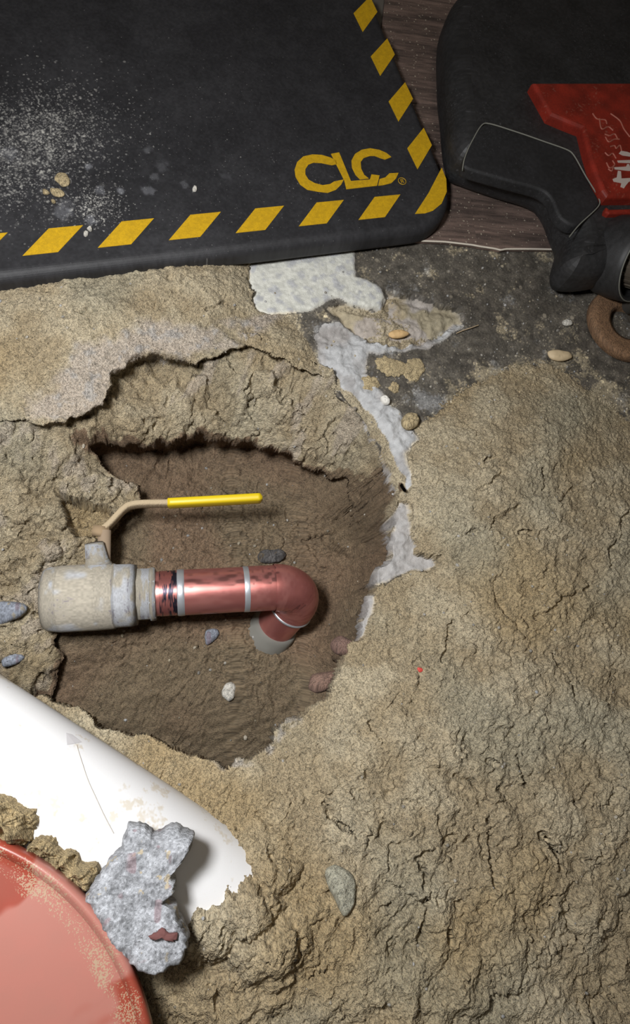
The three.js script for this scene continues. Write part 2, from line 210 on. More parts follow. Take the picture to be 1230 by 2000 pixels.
  if (dh < 0.02) {
    const strat = fbm(x * 45 + z * 20, z * 26, 3, 14.2);
    let hl = ledgeH(x, z) + 0.006 * c1 + 0.005 * strat + 0.0024 * c2 + 0.0012 * c3 - 0.004 * ck + 0.006 * (sm(-0.09, 0.09, rb) - 0.5) + 0.004 * (sm(-0.12, 0.12, ra) - 0.5) + 0.0018 * (sm(-0.15, 0.15, rc) - 0.5) + 0.0045 * (Math.abs(n2(x * 120, z * 120, 4.7)) - 0.2) + 0.0009 * n2(x * 520, z * 520, 2.7);
    const nt = sm(0.0015, -0.0015, dNotch(x, z) + 0.4 * rag); hl -= 0.020 * nt;
    const hp = pitH(x, z) + 0.0035 * c1 + 0.0022 * c2 + 0.0008 * c3 - 0.0035 * ck + 0.0012 * (sm(-0.15, 0.15, rc) - 0.5) + 0.0035 * (Math.abs(n2(x * 150, z * 150, 4.7)) - 0.2) + 0.0009 * n2(x * 520, z * 520, 2.7);
    const hi = mix(hl, hp, tp);
    h = mix(hOut, hi, tl); uy = tl * mix(ledgeH(x, z), pitH(x, z), tp);
    if (tl > 0.35) {
      // two materials side by side: brown loam inside its outline, tan sand on the bank, also where both lie equally deep
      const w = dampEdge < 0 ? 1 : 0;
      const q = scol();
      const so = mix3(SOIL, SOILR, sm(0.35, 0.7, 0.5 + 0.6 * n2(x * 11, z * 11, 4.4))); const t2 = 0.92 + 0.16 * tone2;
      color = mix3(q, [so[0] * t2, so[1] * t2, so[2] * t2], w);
      color = mix3(color, SANDY, 0.7 * nt); color = mix3(color, CRUST, 0.5 * sm(0.62, 0.8, 0.5 + 0.6 * strat)* (1 - w));
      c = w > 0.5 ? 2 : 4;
      if (tl < 0.93) color = mix3(color, mix3(CRUST, CONC, tone2), 0.85 * mCrust);
      if (mPiece + mEdge > 0.4 && tl < 0.7) { color = CONC; c = 5; }
      if (mStrip > 0.4 && tl < 0.8) { color = CONC; c = 5; }
    }
  }
  // meet the plain floor at the border of the grid
  h *= sm(0, 0.05, floorEdge);
  return [x, h, z, color, c, uy];
}
for (let j = 0; j < NZ; j++) for (let i = 0; i < NX; i++) {
  const x = X0 + i * STEP, z = Z0 + j * STEP, k = j * NX + i, g = ground(x, z);
  pos[k * 3] = g[0]; pos[k * 3 + 1] = g[1]; pos[k * 3 + 2] = g[2];
  col[k * 3] = g[3][0]; col[k * 3 + 1] = g[3][1]; col[k * 3 + 2] = g[3][2];
  uv[k * 2] = g[0] + mix(-0.3, 0.8, sm(0.02, 0.14, g[0])) * g[5]; uv[k * 2 + 1] = g[2] - 0.8 * g[5]; cls[k] = g[4];
}
const full = new THREE.BufferGeometry();
full.setAttribute('position', new THREE.BufferAttribute(pos, 3));
{ const idx = new Uint32Array((NX - 1) * (NZ - 1) * 6); let o = 0; for (let j = 0; j < NZ - 1; j++) for (let i = 0; i < NX - 1; i++) { const a = j * NX + i, b = a + 1, c = a + NX, d = c + 1; idx[o++] = a; idx[o++] = c; idx[o++] = b; idx[o++] = b; idx[o++] = c; idx[o++] = d; } full.setIndex(new THREE.BufferAttribute(idx, 1)); }
full.computeVertexNormals();
{ const nn = full.attributes.normal.array; for (let k = 0; k < NX * NZ; k++) { const st = 1 - nn[k * 3 + 1]; if (st < 0.25 || cls[k] === 3) continue; const x = pos[k * 3], y = pos[k * 3 + 1], z = pos[k * 3 + 2], a = sm(0.25, 0.7, st) * (0.0040 * PN.noise(x * 70, y * 120, z * 70) + 0.0022 * PN.noise(x * 190, y * 260, z * 190) + 0.0010 * PN.noise(x * 480, y * 480, z * 480)); for (let e = 0; e < 3; e++) pos[k * 3 + e] += nn[k * 3 + e] * a; } full.computeVertexNormals(); }
const nrm = full.attributes.normal.array;
function cut(want) {
  const map = new Int32Array(NX * NZ).fill(-1), p = [], n = [], c = [], u = [], id = [];
  const use = k => { if (map[k] < 0) { map[k] = p.length / 3; p.push(pos[k * 3], pos[k * 3 + 1], pos[k * 3 + 2]); n.push(nrm[k * 3], nrm[k * 3 + 1], nrm[k * 3 + 2]); c.push(col[k * 3], col[k * 3 + 1], col[k * 3 + 2]); u.push(uv[k * 2], uv[k * 2 + 1]); } return map[k]; };
  for (let j = 0; j < NZ - 1; j++) for (let i = 0; i < NX - 1; i++) { const a = j * NX + i; if (!want.includes(cls[a])) continue; const b = a + 1, cc = a + NX, d = cc + 1; id.push(use(a), use(cc), use(b), use(b), use(cc), use(d)); }
  const g = new THREE.BufferGeometry(); g.setAttribute('position', new THREE.Float32BufferAttribute(p, 3)); g.setAttribute('normal', new THREE.Float32BufferAttribute(n, 3)); g.setAttribute('color', new THREE.Float32BufferAttribute(c, 3)); g.setAttribute('uv', new THREE.Float32BufferAttribute(u, 2)); g.setIndex(id); return g;
}
// grain: sand grains of mixed tone
const tA = tileNoise(340, 1), tB = tileNoise(512, 2), tC = tileNoise(64, 3), tD = tileNoise(170, 5);
const grain = dataTex(1024, (i, j) => { const u = i / 1024, v = j / 1024; const r = hash(i, j, 9); let s = 0.87 + 0.22 * (tA(u, v) - 0.5) + 0.38 * (tB(u, v) - 0.5) + 0.12 * (tC(u, v) - 0.5) + 0.22 * (tD(u, v) - 0.5); if (r > 0.994) s += 0.28; if (r < 0.012) s -= 0.30; const w = 0.03 * (hash(i >> 1, j >> 1, 4) - 0.5); return [s + w, s, s - w]; }, true, 1 / 0.22);
const grainB = dataTex(1024, (i, j) => { const u = i / 1024, v = j / 1024; const s = 0.35 * tA(u, v) + 0.4 * tB(u, v) + 0.25 * tD(u, v); return [s, s, s]; }, false, 1 / 0.22);
const floorTex = dataTex(1024, (i, j) => { const u = i / 1024, v = j / 1024; let s = 0.60 + 0.22 * (tC(u, v) - 0.5) + 0.2 * (tA(u, v) - 0.5); return [s, s, s]; }, true, 1 / 0.4);
// specks of sand and lime lying on the dark concrete
{ const d = floorTex.image.data, N = 1024; for (let k = 0; k < 8200; k++) { const big = rnd() < 0.05, r = big ? 2 + rnd() * 4 : 0.7 + rnd() * 1.5, cx = rnd() * N, cy = rnd() * N, dens = tC(cx / N, cy / N); if (rnd() > dens * 1.3) continue; const b = 0.75 + rnd() * 0.25; for (let y = -6; y <= 6; y++) for (let x = -6; x <= 6; x++) if (Math.hypot(x, y * (0.7 + 0.6 * hash(k, 3))) < r) { const o = (((cy + y + N) % N | 0) * N + ((cx + x + N) % N | 0)) * 4; d[o] = 255 * b; d[o + 1] = 255 * b; d[o + 2] = 250 * b; } } }
const mSand = std({ vertexColors: true, map: grain, bumpMap: grainB, bumpScale: 0.0013, roughness: 0.95 });
const mFloor = std({ color: 0xffffff, vertexColors: true, map: floorTex, bumpMap: grainB, bumpScale: 0.0003, roughness: 0.75 });
const mSoil = std({ vertexColors: true, map: grain, bumpMap: grainB, bumpScale: 0.0008, roughness: 0.88 });
const concMap = dataTex(512, (i, j) => { const u = i / 512, v = j / 512; const s = 0.93 + 0.07 * (tA(u, v) - 0.5) + 0.12 * (tC(u, v) - 0.5); return [s, s, s]; }, true, 1 / 0.2);
const mConc = std({ vertexColors: true, map: concMap, bumpMap: grainB, bumpScale: 0.0004, roughness: 0.9 });
const floorG = new THREE.Group(); floorG.name = 'floor'; scene.add(floorG); struct(floorG, 'dark dusty concrete floor with a ragged hole broken through it');
obj('dark_concrete', cut([0]), mFloor, floorG);
obj('broken_edge', cut([5]), mConc, floorG).userData.label = 'pale broken edge of the concrete slab';
obj('cement_patch', cut([3]), mConc, floorG).userData.label = 'whitish square cement patch';
const sand = tag(obj('sand', cut([1]), mSand), 'heaped tan sand dug out around the hole', 'sand'); sand.userData.kind = 'stuff';
const bank = tag(obj('sand_bank', cut([4]), mSand), 'dry sandy bank sloping down inside the hole', 'sand'); bank.userData.kind = 'stuff';
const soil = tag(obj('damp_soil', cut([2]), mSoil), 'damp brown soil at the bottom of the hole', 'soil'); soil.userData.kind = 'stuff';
// the plain floor around the grid, walls and ceiling of the room
const RX0 = -1.7, RX1 = 1.9, RZ0 = -2.0, RZ1 = 1.5, RH = 2.4;
const mPlain = std({ color: '#5f5a53', roughness: 0.85 });
const box = (x0, x1, y0, y1, z0, z1) => new THREE.BoxGeometry(x1 - x0, y1 - y0, z1 - z0).translate((x0 + x1) / 2, (y0 + y1) / 2, (z0 + z1) / 2);
obj('slab', mergeGeometries([box(RX0, RX1, -0.2, 0, RZ0, Z0), box(RX0, RX1, -0.2, 0, Z1, RZ1), box(RX0, X0, -0.2, 0, Z0, Z1), box(X1, RX1, -0.2, 0, Z0, Z1), box(X0, X1, -0.24, -0.2, Z0, Z1)]), mPlain, floorG);
const mWall = std({ color: '#b9b2a4', roughness: 0.9 }), mCeil = std({ color: '#cfcac0', roughness: 0.9 });
for (const [n, ...b] of [['wall_left', RX0 - 0.1, RX0, -0.2, RH, RZ0 - 0.1, RZ1 + 0.1], ['wall_right', RX1, RX1 + 0.1, -0.2, RH, RZ0 - 0.1, RZ1 + 0.1], ['wall_back', RX0, RX1, -0.2, RH, RZ0 - 0.1, RZ0], ['wall_front', RX0, RX1, -0.2, RH, RZ1, RZ1 + 0.1]]) struct(obj(n, box(...b), mWall), 'plain painted room wall');
struct(obj('ceiling', box(RX0 - 0.1, RX1 + 0.1, RH, RH + 0.1, RZ0 - 0.1, RZ1 + 0.1), mCeil), 'plain white ceiling');

// ---------------------------------------------------------------- shape builders
function extrudeY(pts, y0, y1, bevel = 0, seg = 3, curve = 6) {   // outline [x,z] -> prism between two levels with rounded edges
  const s = new THREE.Shape(pts.map(([x, z]) => new THREE.Vector2(x, -z)));
  const g = new THREE.ExtrudeGeometry(s, { depth: Math.max(1e-4, y1 - y0 - 2 * bevel), bevelEnabled: bevel > 0, bevelThickness: bevel, bevelSize: bevel, bevelOffset: -bevel, bevelSegments: seg, curveSegments: curve });
  return g.rotateX(-Math.PI / 2).translate(0, y0 + bevel, 0);
}
function smoothPts(pts, n, closed = true) {                       // rounded outline through points
  const c = new THREE.CatmullRomCurve3(pts.map(([x, z]) => new THREE.Vector3(x, 0, z)), closed, 'centripetal'); return c.getSpacedPoints(n).slice(0, closed ? n : n + 1).map(v => [v.x, v.z]);
}
function stone(ptsPx, y, th, o = {}) {                            // lump with an outline taken at level y, th thick
  const { n = 56, rings = 12, p = 3, rough = 0.12, k = 1, tiltX = 0, tiltZ = 0, ragged = 0.03 } = o;
  const raw = poly(ptsPx, y); let pg = smoothPts(raw, n); if (o.sharp) { const c = new THREE.CurvePath(); raw.forEach(([x, z], i) => { const [u, v] = raw[(i + 1) % raw.length]; c.add(new THREE.LineCurve3(new THREE.Vector3(x, 0, z), new THREE.Vector3(u, 0, v))); }); pg = c.getSpacedPoints(n).slice(0, n).map(v => [v.x + 0.0016 * n2(v.x * 260, v.z * 260, k) + 0.0008 * n2(v.x * 700, v.z * 700, k), v.z + 0.0016 * n2(v.x * 260, v.z * 260 + 9, k)]); } let cx = 0, cz = 0; pg.forEach(([x, z]) => { cx += x / n; cz += z / n; });
  const R = Math.max(...pg.map(([x, z]) => Math.hypot(x - cx, z - cz)));
  const V = [], U = [], I = []; const f = 3 / R;
  for (let side = 0; side < 2; side++) for (let r = 0; r <= rings; r++) { const s = Math.sin(r / rings * Math.PI / 2); for (let i = 0; i < n; i++) {
    const [bx, bz] = pg[i]; const rg = 1 + ragged * PN.noise(bx * f * 3, bz * f * 3, k) * s; let x = (bx - cx) * s * rg, z = (bz - cz) * s * rg; const e = th / 2 * Math.pow(Math.max(0, 1 - Math.pow(s, p)), 0.5);
    let h = side ? -e : e; if (!side) h += th * rough * fbm(x * f * 0.8 + k, z * f * 0.8, 4, k + 0.3) * (r < rings ? 1 : 0);
    h += tiltX * x + tiltZ * z; V.push(x, h, z); U.push(x + cx, z + cz + h); } }
  const M = (rings + 1) * n; for (let side = 0; side < 2; side++) for (let r = 0; r < rings; r++) for (let i = 0; i < n; i++) { const a = side * M + r * n + i, b = side * M + r * n + (i + 1) % n, c = a + n, d = b + n; if (side) I.push(a, c, b, b, c, d); else I.push(a, b, c, b, d, c); }
  let g = new THREE.BufferGeometry(); g.setAttribute('position', new THREE.Float32BufferAttribute(V, 3)); g.setAttribute('uv', new THREE.Float32BufferAttribute(U, 2)); g.setIndex(I);
  g = mergeVertices(g.deleteAttribute ? g : g, 1e-6); g.computeVertexNormals();
  return { g, c: new THREE.Vector3(cx, y, cz) };
}
function blob(px, py, w, h, y, th, ang = 0, o = {}) {             // roundish irregular outline in pixels
  const k = o.k ?? 1, pts = []; for (let i = 0; i < 9; i++) { const a = i / 9 * 2 * Math.PI, r = 0.82 + 0.36 * hash(i, k, 5), u = Math.cos(a) * w / 2 * r, v = Math.sin(a) * h / 2 * r; pts.push([px + u * Math.cos(ang) - v * Math.sin(ang), py + u * Math.sin(ang) + v * Math.cos(ang)]); }
  return stone(pts, y, th, { n: 32, rings: 8, ...o });
}
function lathe(profile, seg = 48) { return new THREE.LatheGeometry(profile.map(([r, y]) => new THREE.Vector2(r, y)), seg); }
function alongAxis(g, a, b) { const d = new THREE.Vector3().subVectors(b, a).normalize(); return g.applyQuaternion(new THREE.Quaternion().setFromUnitVectors(new THREE.Vector3(0, 1, 0), d)).translate(a.x, a.y, a.z); }
function gh(px, py, y0 = 0) {                                     // ground height met by the ray of a pixel
  let y = y0; for (let k = 0; k < 24; k++) { const p = P(px, py, y); y = mix(y, ground(p.x, p.z)[1], 0.6); } return y;
}
const speckTex = (n, base, k, fn) => dataTex(n, (i, j) => fn(i / n, j / n, base), true);

// ---------------------------------------------------------------- copper line with its ball valve
{
  const yA = -0.060, A = P(95, 1171, yA), B = P(566, 1146, yA), D = new THREE.Vector3().subVectors(B, A), L = D.length(), X = D.clone().normalize();
  const at = px => A.clone().addScaledVector(D, clamp((px - 95) / (566 - 95), -0.3, 1.3));
  const R0 = 0.0212;
  const g = thing('copper_water_line', at(300).setY(yA - 0.03), 'copper pipe with elbow and dust-caked ball valve with yellow lever in the pit', 'pipe');
  const put = (name, geo, mat, par) => obj(name, geo.translate(-g.position.x, -g.position.y, -g.position.z), mat, par || g);
  const cT = dataTex(512, (i, j) => { const u = i / 512, v = j / 512; const s = tileNoise(9, 31)(u, v) * 0.6 + tileNoise(30, 32)(u, v) * 0.4; const c = mix3([0.73, 0.455, 0.435], [0.80, 0.53, 0.505], sm(0.3, 0.7, s)); return mix3(c, [0.40, 0.27, 0.26], 0.6 * sm(0.74, 0.88, tileNoise(7, 35)(u, v) * 0.7 + 0.3 * tileNoise(40, 36)(u, v))); }, true);
  const cR = dataTex(512, (i, j) => { const u = i / 512, v = j / 512; const s = 0.36 + 0.05 * (tileNoise(12, 33)(u, v) - 0.5) + 0.05 * (tileNoise(90, 34)(u, v) - 0.5); return [s, s, s]; }, false);
  const mCu = std({ color: '#ffffff', map: cT, metalness: 0.7, roughness: 1, roughnessMap: cR });
  const burnT = dataTex(256, (i, j) => { const u = i / 256, v = j / 256; const k = tileNoise(9, 37)(u, v) * 0.6 + tileNoise(30, 38)(u, v) * 0.4 + 0.25 * (v - 0.5); return mix3([0.70, 0.44, 0.42], [0.20, 0.19, 0.24], sm(0.40, 0.56, k)); }, true);
  const mBurn = std({ map: burnT, metalness: 0.7, roughness: 0.36 });
  const mSol = std({ color: '#b9bdc3', metalness: 0.6, roughness: 0.4 });
  const tube = (a, b, r, open) => alongAxis(lathe(open ? [[r, 0], [r, a.distanceTo(b)]] : [[0.0005, 0], [r - 0.001, 0], [r, 0.001], [r, a.distanceTo(b) - 0.001], [r - 0.001, a.distanceTo(b)], [0.0005, a.distanceTo(b)]], 64), a, b);
  put('socket', tube(at(288), at(345), R0 * 0.97), mCu).userData.label = 'scorched copper socket';
  // heat marks beside the solder joints
  const scorch = (px0, px1, r) => tube(at(px0), at(px1), r, true);
  put('scorch_mark', scorch(304, 341, R0 * 0.972 + 0.00025), mBurn);
  put('solder_ring', alongAxis(lathe([[R0 * 0.98, -0.0034], [R0 + 0.0003, -0.003], [R0 + 0.0005, -0.001], [R0 + 0.0005, 0.001], [R0 + 0.0003, 0.003], [R0 * 0.98, 0.0034]], 64), at(345), at(360)), mSol).userData.label = 'silver solder ring';
  put('tube', tube(at(346), at(478), R0), mCu);
  put('solder_ring', alongAxis(lathe([[R0 * 0.98, -0.0034], [R0 + 0.0003, -0.003], [R0 + 0.0005, -0.001], [R0 + 0.0005, 0.001], [R0 + 0.0003, 0.003], [R0 * 0.98, 0.0034]], 64), at(476), at(490)), mSol).userData.label = 'silver solder ring';
  // elbow: short socket, bend straight down, lower leg into the soil
  const down = new THREE.Vector3(0, -0.90, 0.43).normalize(), rb = 0.0235, E0 = at(533), dd = down.clone().addScaledVector(X, -down.dot(X)).normalize();
  put('elbow_socket', tube(at(478), at(536), R0 * 1.02), mCu);
  const BEND = 112 * Math.PI / 180;
  class Arc extends THREE.Curve { getPoint(t) { const a = t * BEND, C = E0.clone().addScaledVector(dd, rb); return C.addScaledVector(dd, -rb * Math.cos(a)).addScaledVector(X, rb * Math.sin(a)); } }
  const arc = new Arc(), E1 = arc.getPoint(1), leg = new THREE.Vector3().addScaledVector(dd, Math.sin(BEND)).addScaledVector(X, Math.cos(BEND)).normalize();
  put('elbow', new THREE.TubeGeometry(arc, 28, R0 * 1.07, 48), mCu);
  put('elbow_socket', tube(E1.clone().addScaledVector(leg, -0.002), E1.clone().addScaledVector(leg, 0.004), R0 * 1.07), mCu);
  put('solder_ring', alongAxis(new THREE.TorusGeometry(R0 * 1.03, 0.0018, 10, 64).rotateX(Math.PI / 2), E1.clone().addScaledVector(leg, 0.0045), E1.clone().addScaledVector(leg, 0.02)), mSol).userData.label = 'silver solder ring';
  put('lower_leg', tube(E1.clone().addScaledVector(leg, 0.002), E1.clone().addScaledVector(leg, 0.070), R0 * 0.98), mCu);
  const mort = std({ color: '#a8a69e', roughness: 0.95, bumpMap: grainB, bumpScale: 0.0006 });
  put('mortar_collar', alongAxis(lathe([[R0 * 0.97, 0], [R0 * 1.1, 0.001], [R0 * 1.18, 0.006], [R0 * 1.3, 0.03], [R0 * 0.97, 0.031]], 48), E1.clone().addScaledVector(leg, 0.036), E1.clone().addScaledVector(leg, 0.06)), mort).userData.label = 'grey mortar collar';
  // valve: cast body caked with dried cement dust
  const dustT = dataTex(512, (i, j) => { const u = i / 512, v = j / 512; const s = tileNoise(6, 51)(u, v) * 0.6 + tileNoise(24, 52)(u, v) * 0.4, f = tileNoise(120, 53)(u, v); let c = mix3([0.73, 0.70, 0.64], [0.77, 0.78, 0.80], sm(0.42, 0.62, s)); c = mix3(c, [0.44, 0.42, 0.46], 0.6 * sm(0.74, 0.86, tileNoise(14, 54)(u, v) * 0.75 + 0.25 * f)); const w = 0.92 + 0.16 * f; return [c[0] * w, c[1] * w, c[2] * w]; }, true);
  const mVal = std({ map: dustT, bumpMap: grainB, bumpScale: 0.0004, roughness: 0.9 });
  const up = new THREE.Vector3(0, 1, 0), side = new THREE.Vector3().crossVectors(X, up).normalize();
  const off = px => at(px).addScaledVector(up, 0.0);
  const vb = lathe([[0.001, -0.004], [0.026, -0.004], [0.0285, 0], [0.0298, 0.010], [0.0302, 0.040], [0.0298, 0.056], [0.0288, 0.058], [0.0286, 0.070], [0.0275, 0.076], [0.001, 0.076]], 64);
  const body = put('valve_body', alongAxis(vb, off(96), off(300)), mVal); body.userData.label = 'cement-dusted valve body';
  const hex = new THREE.CylinderGeometry(0.0275, 0.0275, 0.024, 8, 1).rotateY(Math.PI / 8 + 0.2); 
  put('valve_nut', alongAxis(new THREE.CylinderGeometry(0.0245, 0.0252, 0.030, 8, 1).toNonIndexed().rotateY(0.5), off(264), off(300)), mVal, body).userData.label = 'dusty octagonal end nut';
  hex.computeVertexNormals();
  put('valve_rim', alongAxis(lathe([[0.018, 0], [0.0242, 0], [0.0248, 0.002], [0.0242, 0.005], [0.018, 0.006]], 48), off(285), off(300)), mVal, body);
  // stem and lever
  const S0 = off(196), LV = P(204, 1036, -0.052);
  put('stem_neck', alongAxis(lathe([[0.013, 0], [0.0125, 0.030], [0.010, 0.034], [0.008, 0.05], [0.0005, 0.05]], 32), S0, P(188, 1086, -0.045)), mVal, body);
  put('stem', alongAxis(lathe([[0.006, 0], [0.006, S0.distanceTo(LV)], [0.0005, S0.distanceTo(LV) + 0.001]], 24), S0, LV), std({ color: '#94816c', roughness: 0.9 }));
  const l0 = P(190, 1043, -0.055), l1 = P(212, 1026, -0.054), l2 = P(246, 992, -0.050), l3 = P(262, 986, -0.048), l4 = P(335, 983, -0.046), l5 = P(512, 973, -0.042);
  const bar = (pts, w, t) => { const c = new THREE.CatmullRomCurve3(pts, false, 'centripetal'); const n = 40, V = [], I = [], m = 16; for (let i = 0; i <= n; i++) { const p = c.getPoint(i / n), T = c.getTangent(i / n), N = new THREE.Vector3().crossVectors(T, up).normalize(), Bn = new THREE.Vector3().crossVectors(N, T); const end = Math.min(1, Math.sqrt(Math.max(0, 1 - ((Math.abs(i / n - 0.5) - 0.48) / 0.02) ** 2 * (Math.abs(i / n - 0.5) > 0.48 ? 0.8 : 0)))); for (let k = 0; k < m; k++) { const a = k / m * 2 * Math.PI, cx = Math.sign(Math.cos(a)) * Math.pow(Math.abs(Math.cos(a)), 0.6), sy = Math.sign(Math.sin(a)) * Math.pow(Math.abs(Math.sin(a)), 0.6); const q = p.clone().addScaledVector(N, cx * t * end).addScaledVector(Bn, sy * w * end); V.push(q.x, q.y, q.z); } } for (let i = 0; i < n; i++) for (let k = 0; k < m; k++) { const a = i * m + k, b = i * m + (k + 1) % m; I.push(a, b, a + m, b, b + m, a + m); } const cap = (r, f) => { for (let k = 1; k < m - 1; k++) f ? I.push(r, r + k + 1, r + k) : I.push(r, r + k, r + k + 1); }; cap(0, false); cap(n * m, true); const q = new THREE.BufferGeometry(); q.setAttribute('position', new THREE.Float32BufferAttribute(V, 3)); q.setIndex(I); q.computeVertexNormals(); q.setAttribute('uv', new THREE.Float32BufferAttribute(V.filter((_, i) => i % 3 !== 1).map(v => v * 1), 2)); return q; };
  const mLev = std({ color: '#b3a184', roughness: 0.9, bumpMap: grainB, bumpScale: 0.0005 });
  const lever = put('lever', bar([l0, l1, l2, l3, l4, l5.clone().lerp(l4, 0.1)], 0.0070, 0.0030), mLev); lever.userData.label = 'dust-coated steel lever bar';
  const grip = bar([l3.clone().lerp(l4, 0.85), l4.clone().lerp(l5, 0.33), l4.clone().lerp(l5, 0.66), l5], 0.0080, 0.0042).translate(-g.position.x, -g.position.y, -g.position.z);
  obj('grip', grip, std({ color: '#dcc01a', roughness: 0.42 }), lever).userData.label = 'yellow vinyl grip';
  put('lever_nut', alongAxis(lathe([[0.0005, -0.004], [0.008, -0.004], [0.009, 0], [0.008, 0.006], [0.0005, 0.006]], 6), P(196, 1040, -0.054), P(200, 1018, -0.052)), std({ color: '#9a8468', roughness: 0.95 }));
}

// ---------------------------------------------------------------- kneeling mat with stripes and lettering
{
  const yT = 0.034;                                               // level of its top
  const O = P(44, 500, yT + 0.006), Q = P(810, 418, yT - 0.004), U = new THREE.Vector3().subVectors(Q, O).normalize();
  const Vd = new THREE.Vector3(U.z, 0, -U.x).normalize(), N = new THREE.Vector3().crossVectors(U, Vd).normalize(); if (N.y < 0) N.negate();
  const V = new THREE.Vector3().crossVectors(N, U).normalize();   // away from the viewer, in the plane of the mat
  const camP = new THREE.Vector3(0, H, 0);
  const loc = (px, py) => { const d = P(px, py, 0).sub(camP); const t = O.clone().sub(camP).dot(N) / d.dot(N); const p = camP.clone().addScaledVector(d, t).sub(O); return [p.dot(U), p.dot(V)]; };
  const W = Q.distanceTo(O), S = W / 6;
  const g = thing('kneeling_mat', O, 'black foam kneeling mat with yellow dashed border and yellow letters', 'mat');
  g.quaternion.setFromRotationMatrix(new THREE.Matrix4().makeBasis(U, N, V.clone().negate()));
  const [er] = loc(871, 372), [, eb] = loc(400, 487);             // right and front edges of the top
  const x1 = er, x0 = er - 0.535, v0 = eb, v1 = eb + 0.36, rc = 0.052;
  const sh = new THREE.Shape(); sh.moveTo(x0 + rc, v0); sh.lineTo(x1 - rc, v0); sh.absarc(x1 - rc, v0 + rc, rc, -Math.PI / 2, 0); sh.lineTo(x1, v1 - rc); sh.absarc(x1 - rc, v1 - rc, rc, 0, Math.PI / 2); sh.lineTo(x0 + rc, v1); sh.absarc(x0 + rc, v1 - rc, rc, Math.PI / 2, Math.PI); sh.lineTo(x0, v0 + rc); sh.absarc(x0 + rc, v0 + rc, rc, Math.PI, Math.PI * 1.5);
  const TH = 0.026, bev = 0.009;
  const body = new THREE.ExtrudeGeometry(sh, { depth: TH - 2 * bev, bevelEnabled: true, bevelThickness: bev, bevelSize: bev, bevelOffset: -0.003, bevelSegments: 8, curveSegments: 24 }).rotateX(-Math.PI / 2).translate(0, -TH + bev, 0);
  const MN = 2048, span = 0.56;                                   // print of dust over the top, uv in metres from (x0, v0)
  { const p = body.attributes.position, u = body.attributes.uv; for (let i = 0; i < p.count; i++) u.setXY(i, (p.getX(i) - x0) / span, (-p.getZ(i) - v0 + 0.03) / span); }
  const dd = new Uint8Array(MN * MN * 4);
  const nA = tileNoise(14, 71), nB = tileNoise(60, 72), nC = tileNoise(260, 73);
  for (let j = 0; j < MN; j++) for (let i = 0; i < MN; i++) { const u = i / MN, v = j / MN; const s = 42 + 10 * (nA(u, v) - 0.5) + 12 * (nC(u, v) - 0.5) + 9 * (nB(u, v) - 0.5); const o = (j * MN + i) * 4; dd[o] = s; dd[o + 1] = s; dd[o + 2] = s + 3; dd[o + 3] = 255; }
  const dot = (lx, lv, r, a, c = [200, 198, 190]) => { const cx = (lx - x0) / span * MN, cy = (lv - v0 + 0.03) / span * MN, R = r / span * MN, q = Math.ceil(R * 1.6); for (let y = -q; y <= q; y++) for (let x = -q; x <= q; x++) { const ix = Math.round(cx) + x, iy = Math.round(cy) + y; if (ix < 0 || iy < 0 || ix >= MN || iy >= MN) continue; const e = Math.hypot(x, y) / R + 0.5 * (hash(ix, iy, 3) - 0.5) + 0.7 * (nB(ix / MN * 3 % 1, iy / MN * 3 % 1) - 0.5); const w = a * sm(1, 0.55, e); if (w <= 0) continue; const o = (iy * MN + ix) * 4; for (let k = 0; k < 3; k++) dd[o + k] = mix(dd[o + k], c[k], w); } };
  const sp = (px, py, spread, n, r0, r1, a) => { for (let k = 0; k < n; k++) { const q = Math.sqrt(-2 * Math.log(rnd() + 1e-6)) * spread, t = rnd() * 6.283; const [lx, lv] = loc(px + q * Math.cos(t), py + q * 0.75 * Math.sin(t)); dot(lx, lv, mix(r0, r1, rnd() ** 3), a * (0.5 + 0.5 * rnd())); } };
  sp(70, 270, 80, 6000, 0.0002, 0.0014, 0.5); sp(60, 290, 60, 420, 0.001, 0.0035, 0.16); sp(110, 250, 40, 1500, 0.0002, 0.0010, 0.5); sp(10, 340, 60, 2200, 0.0002, 0.0012, 0.5); sp(190, 405, 26, 1500, 0.0002, 0.0010, 0.6); sp(120, 420, 25, 60, 0.0006, 0.002, 0.4); sp(230, 260, 60, 200, 0.0003, 0.0012, 0.5);
  sp(300, 340, 160, 700, 0.0002, 0.0008, 0.45); sp(500, 330, 170, 700, 0.0002, 0.0007, 0.45); sp(400, 260, 200, 500, 0.0002, 0.0007, 0.4); sp(700, 380, 110, 160, 0.0002, 0.0006, 0.4); sp(620, 350, 30, 90, 0.0002, 0.0008, 0.4);
  for (const [px, py, r, a] of [[290, 372, 0.007, 0.35], [300, 345, 0.005, 0.25], [288, 293, 0.005, 0.28], [315, 325, 0.007, 0.2], [120, 415, 0.009, 0.3], [194, 372, 0.006, 0.35], [176, 432, 0.006, 0.4], [172, 326, 0.004, 0.5], [235, 373, 0.004, 0.5], [380, 370, 0.002, 0.8], [130, 400, 0.008, 0.2], [20, 300, 0.01, 0.25], [440, 345, 0.006, 0.12], [360, 360, 0.005, 0.25]]) { const [lx, lv] = loc(px, py); dot(lx, lv, r, a, [170, 172, 178]); }
  const mt = new THREE.DataTexture(dd, MN, MN); mt.magFilter = THREE.LinearFilter; mt.minFilter = THREE.LinearMipmapLinearFilter; mt.generateMipmaps = true; mt.wrapS = mt.wrapT = THREE.ClampToEdgeWrapping; mt.colorSpace = THREE.SRGBColorSpace; mt.needsUpdate = true;
  const mBody = std({ map: mt, roughness: 0.62, bumpMap: grainB.clone(), bumpScale: 0.0001 });
  obj('foam_body', body, mBody, g);
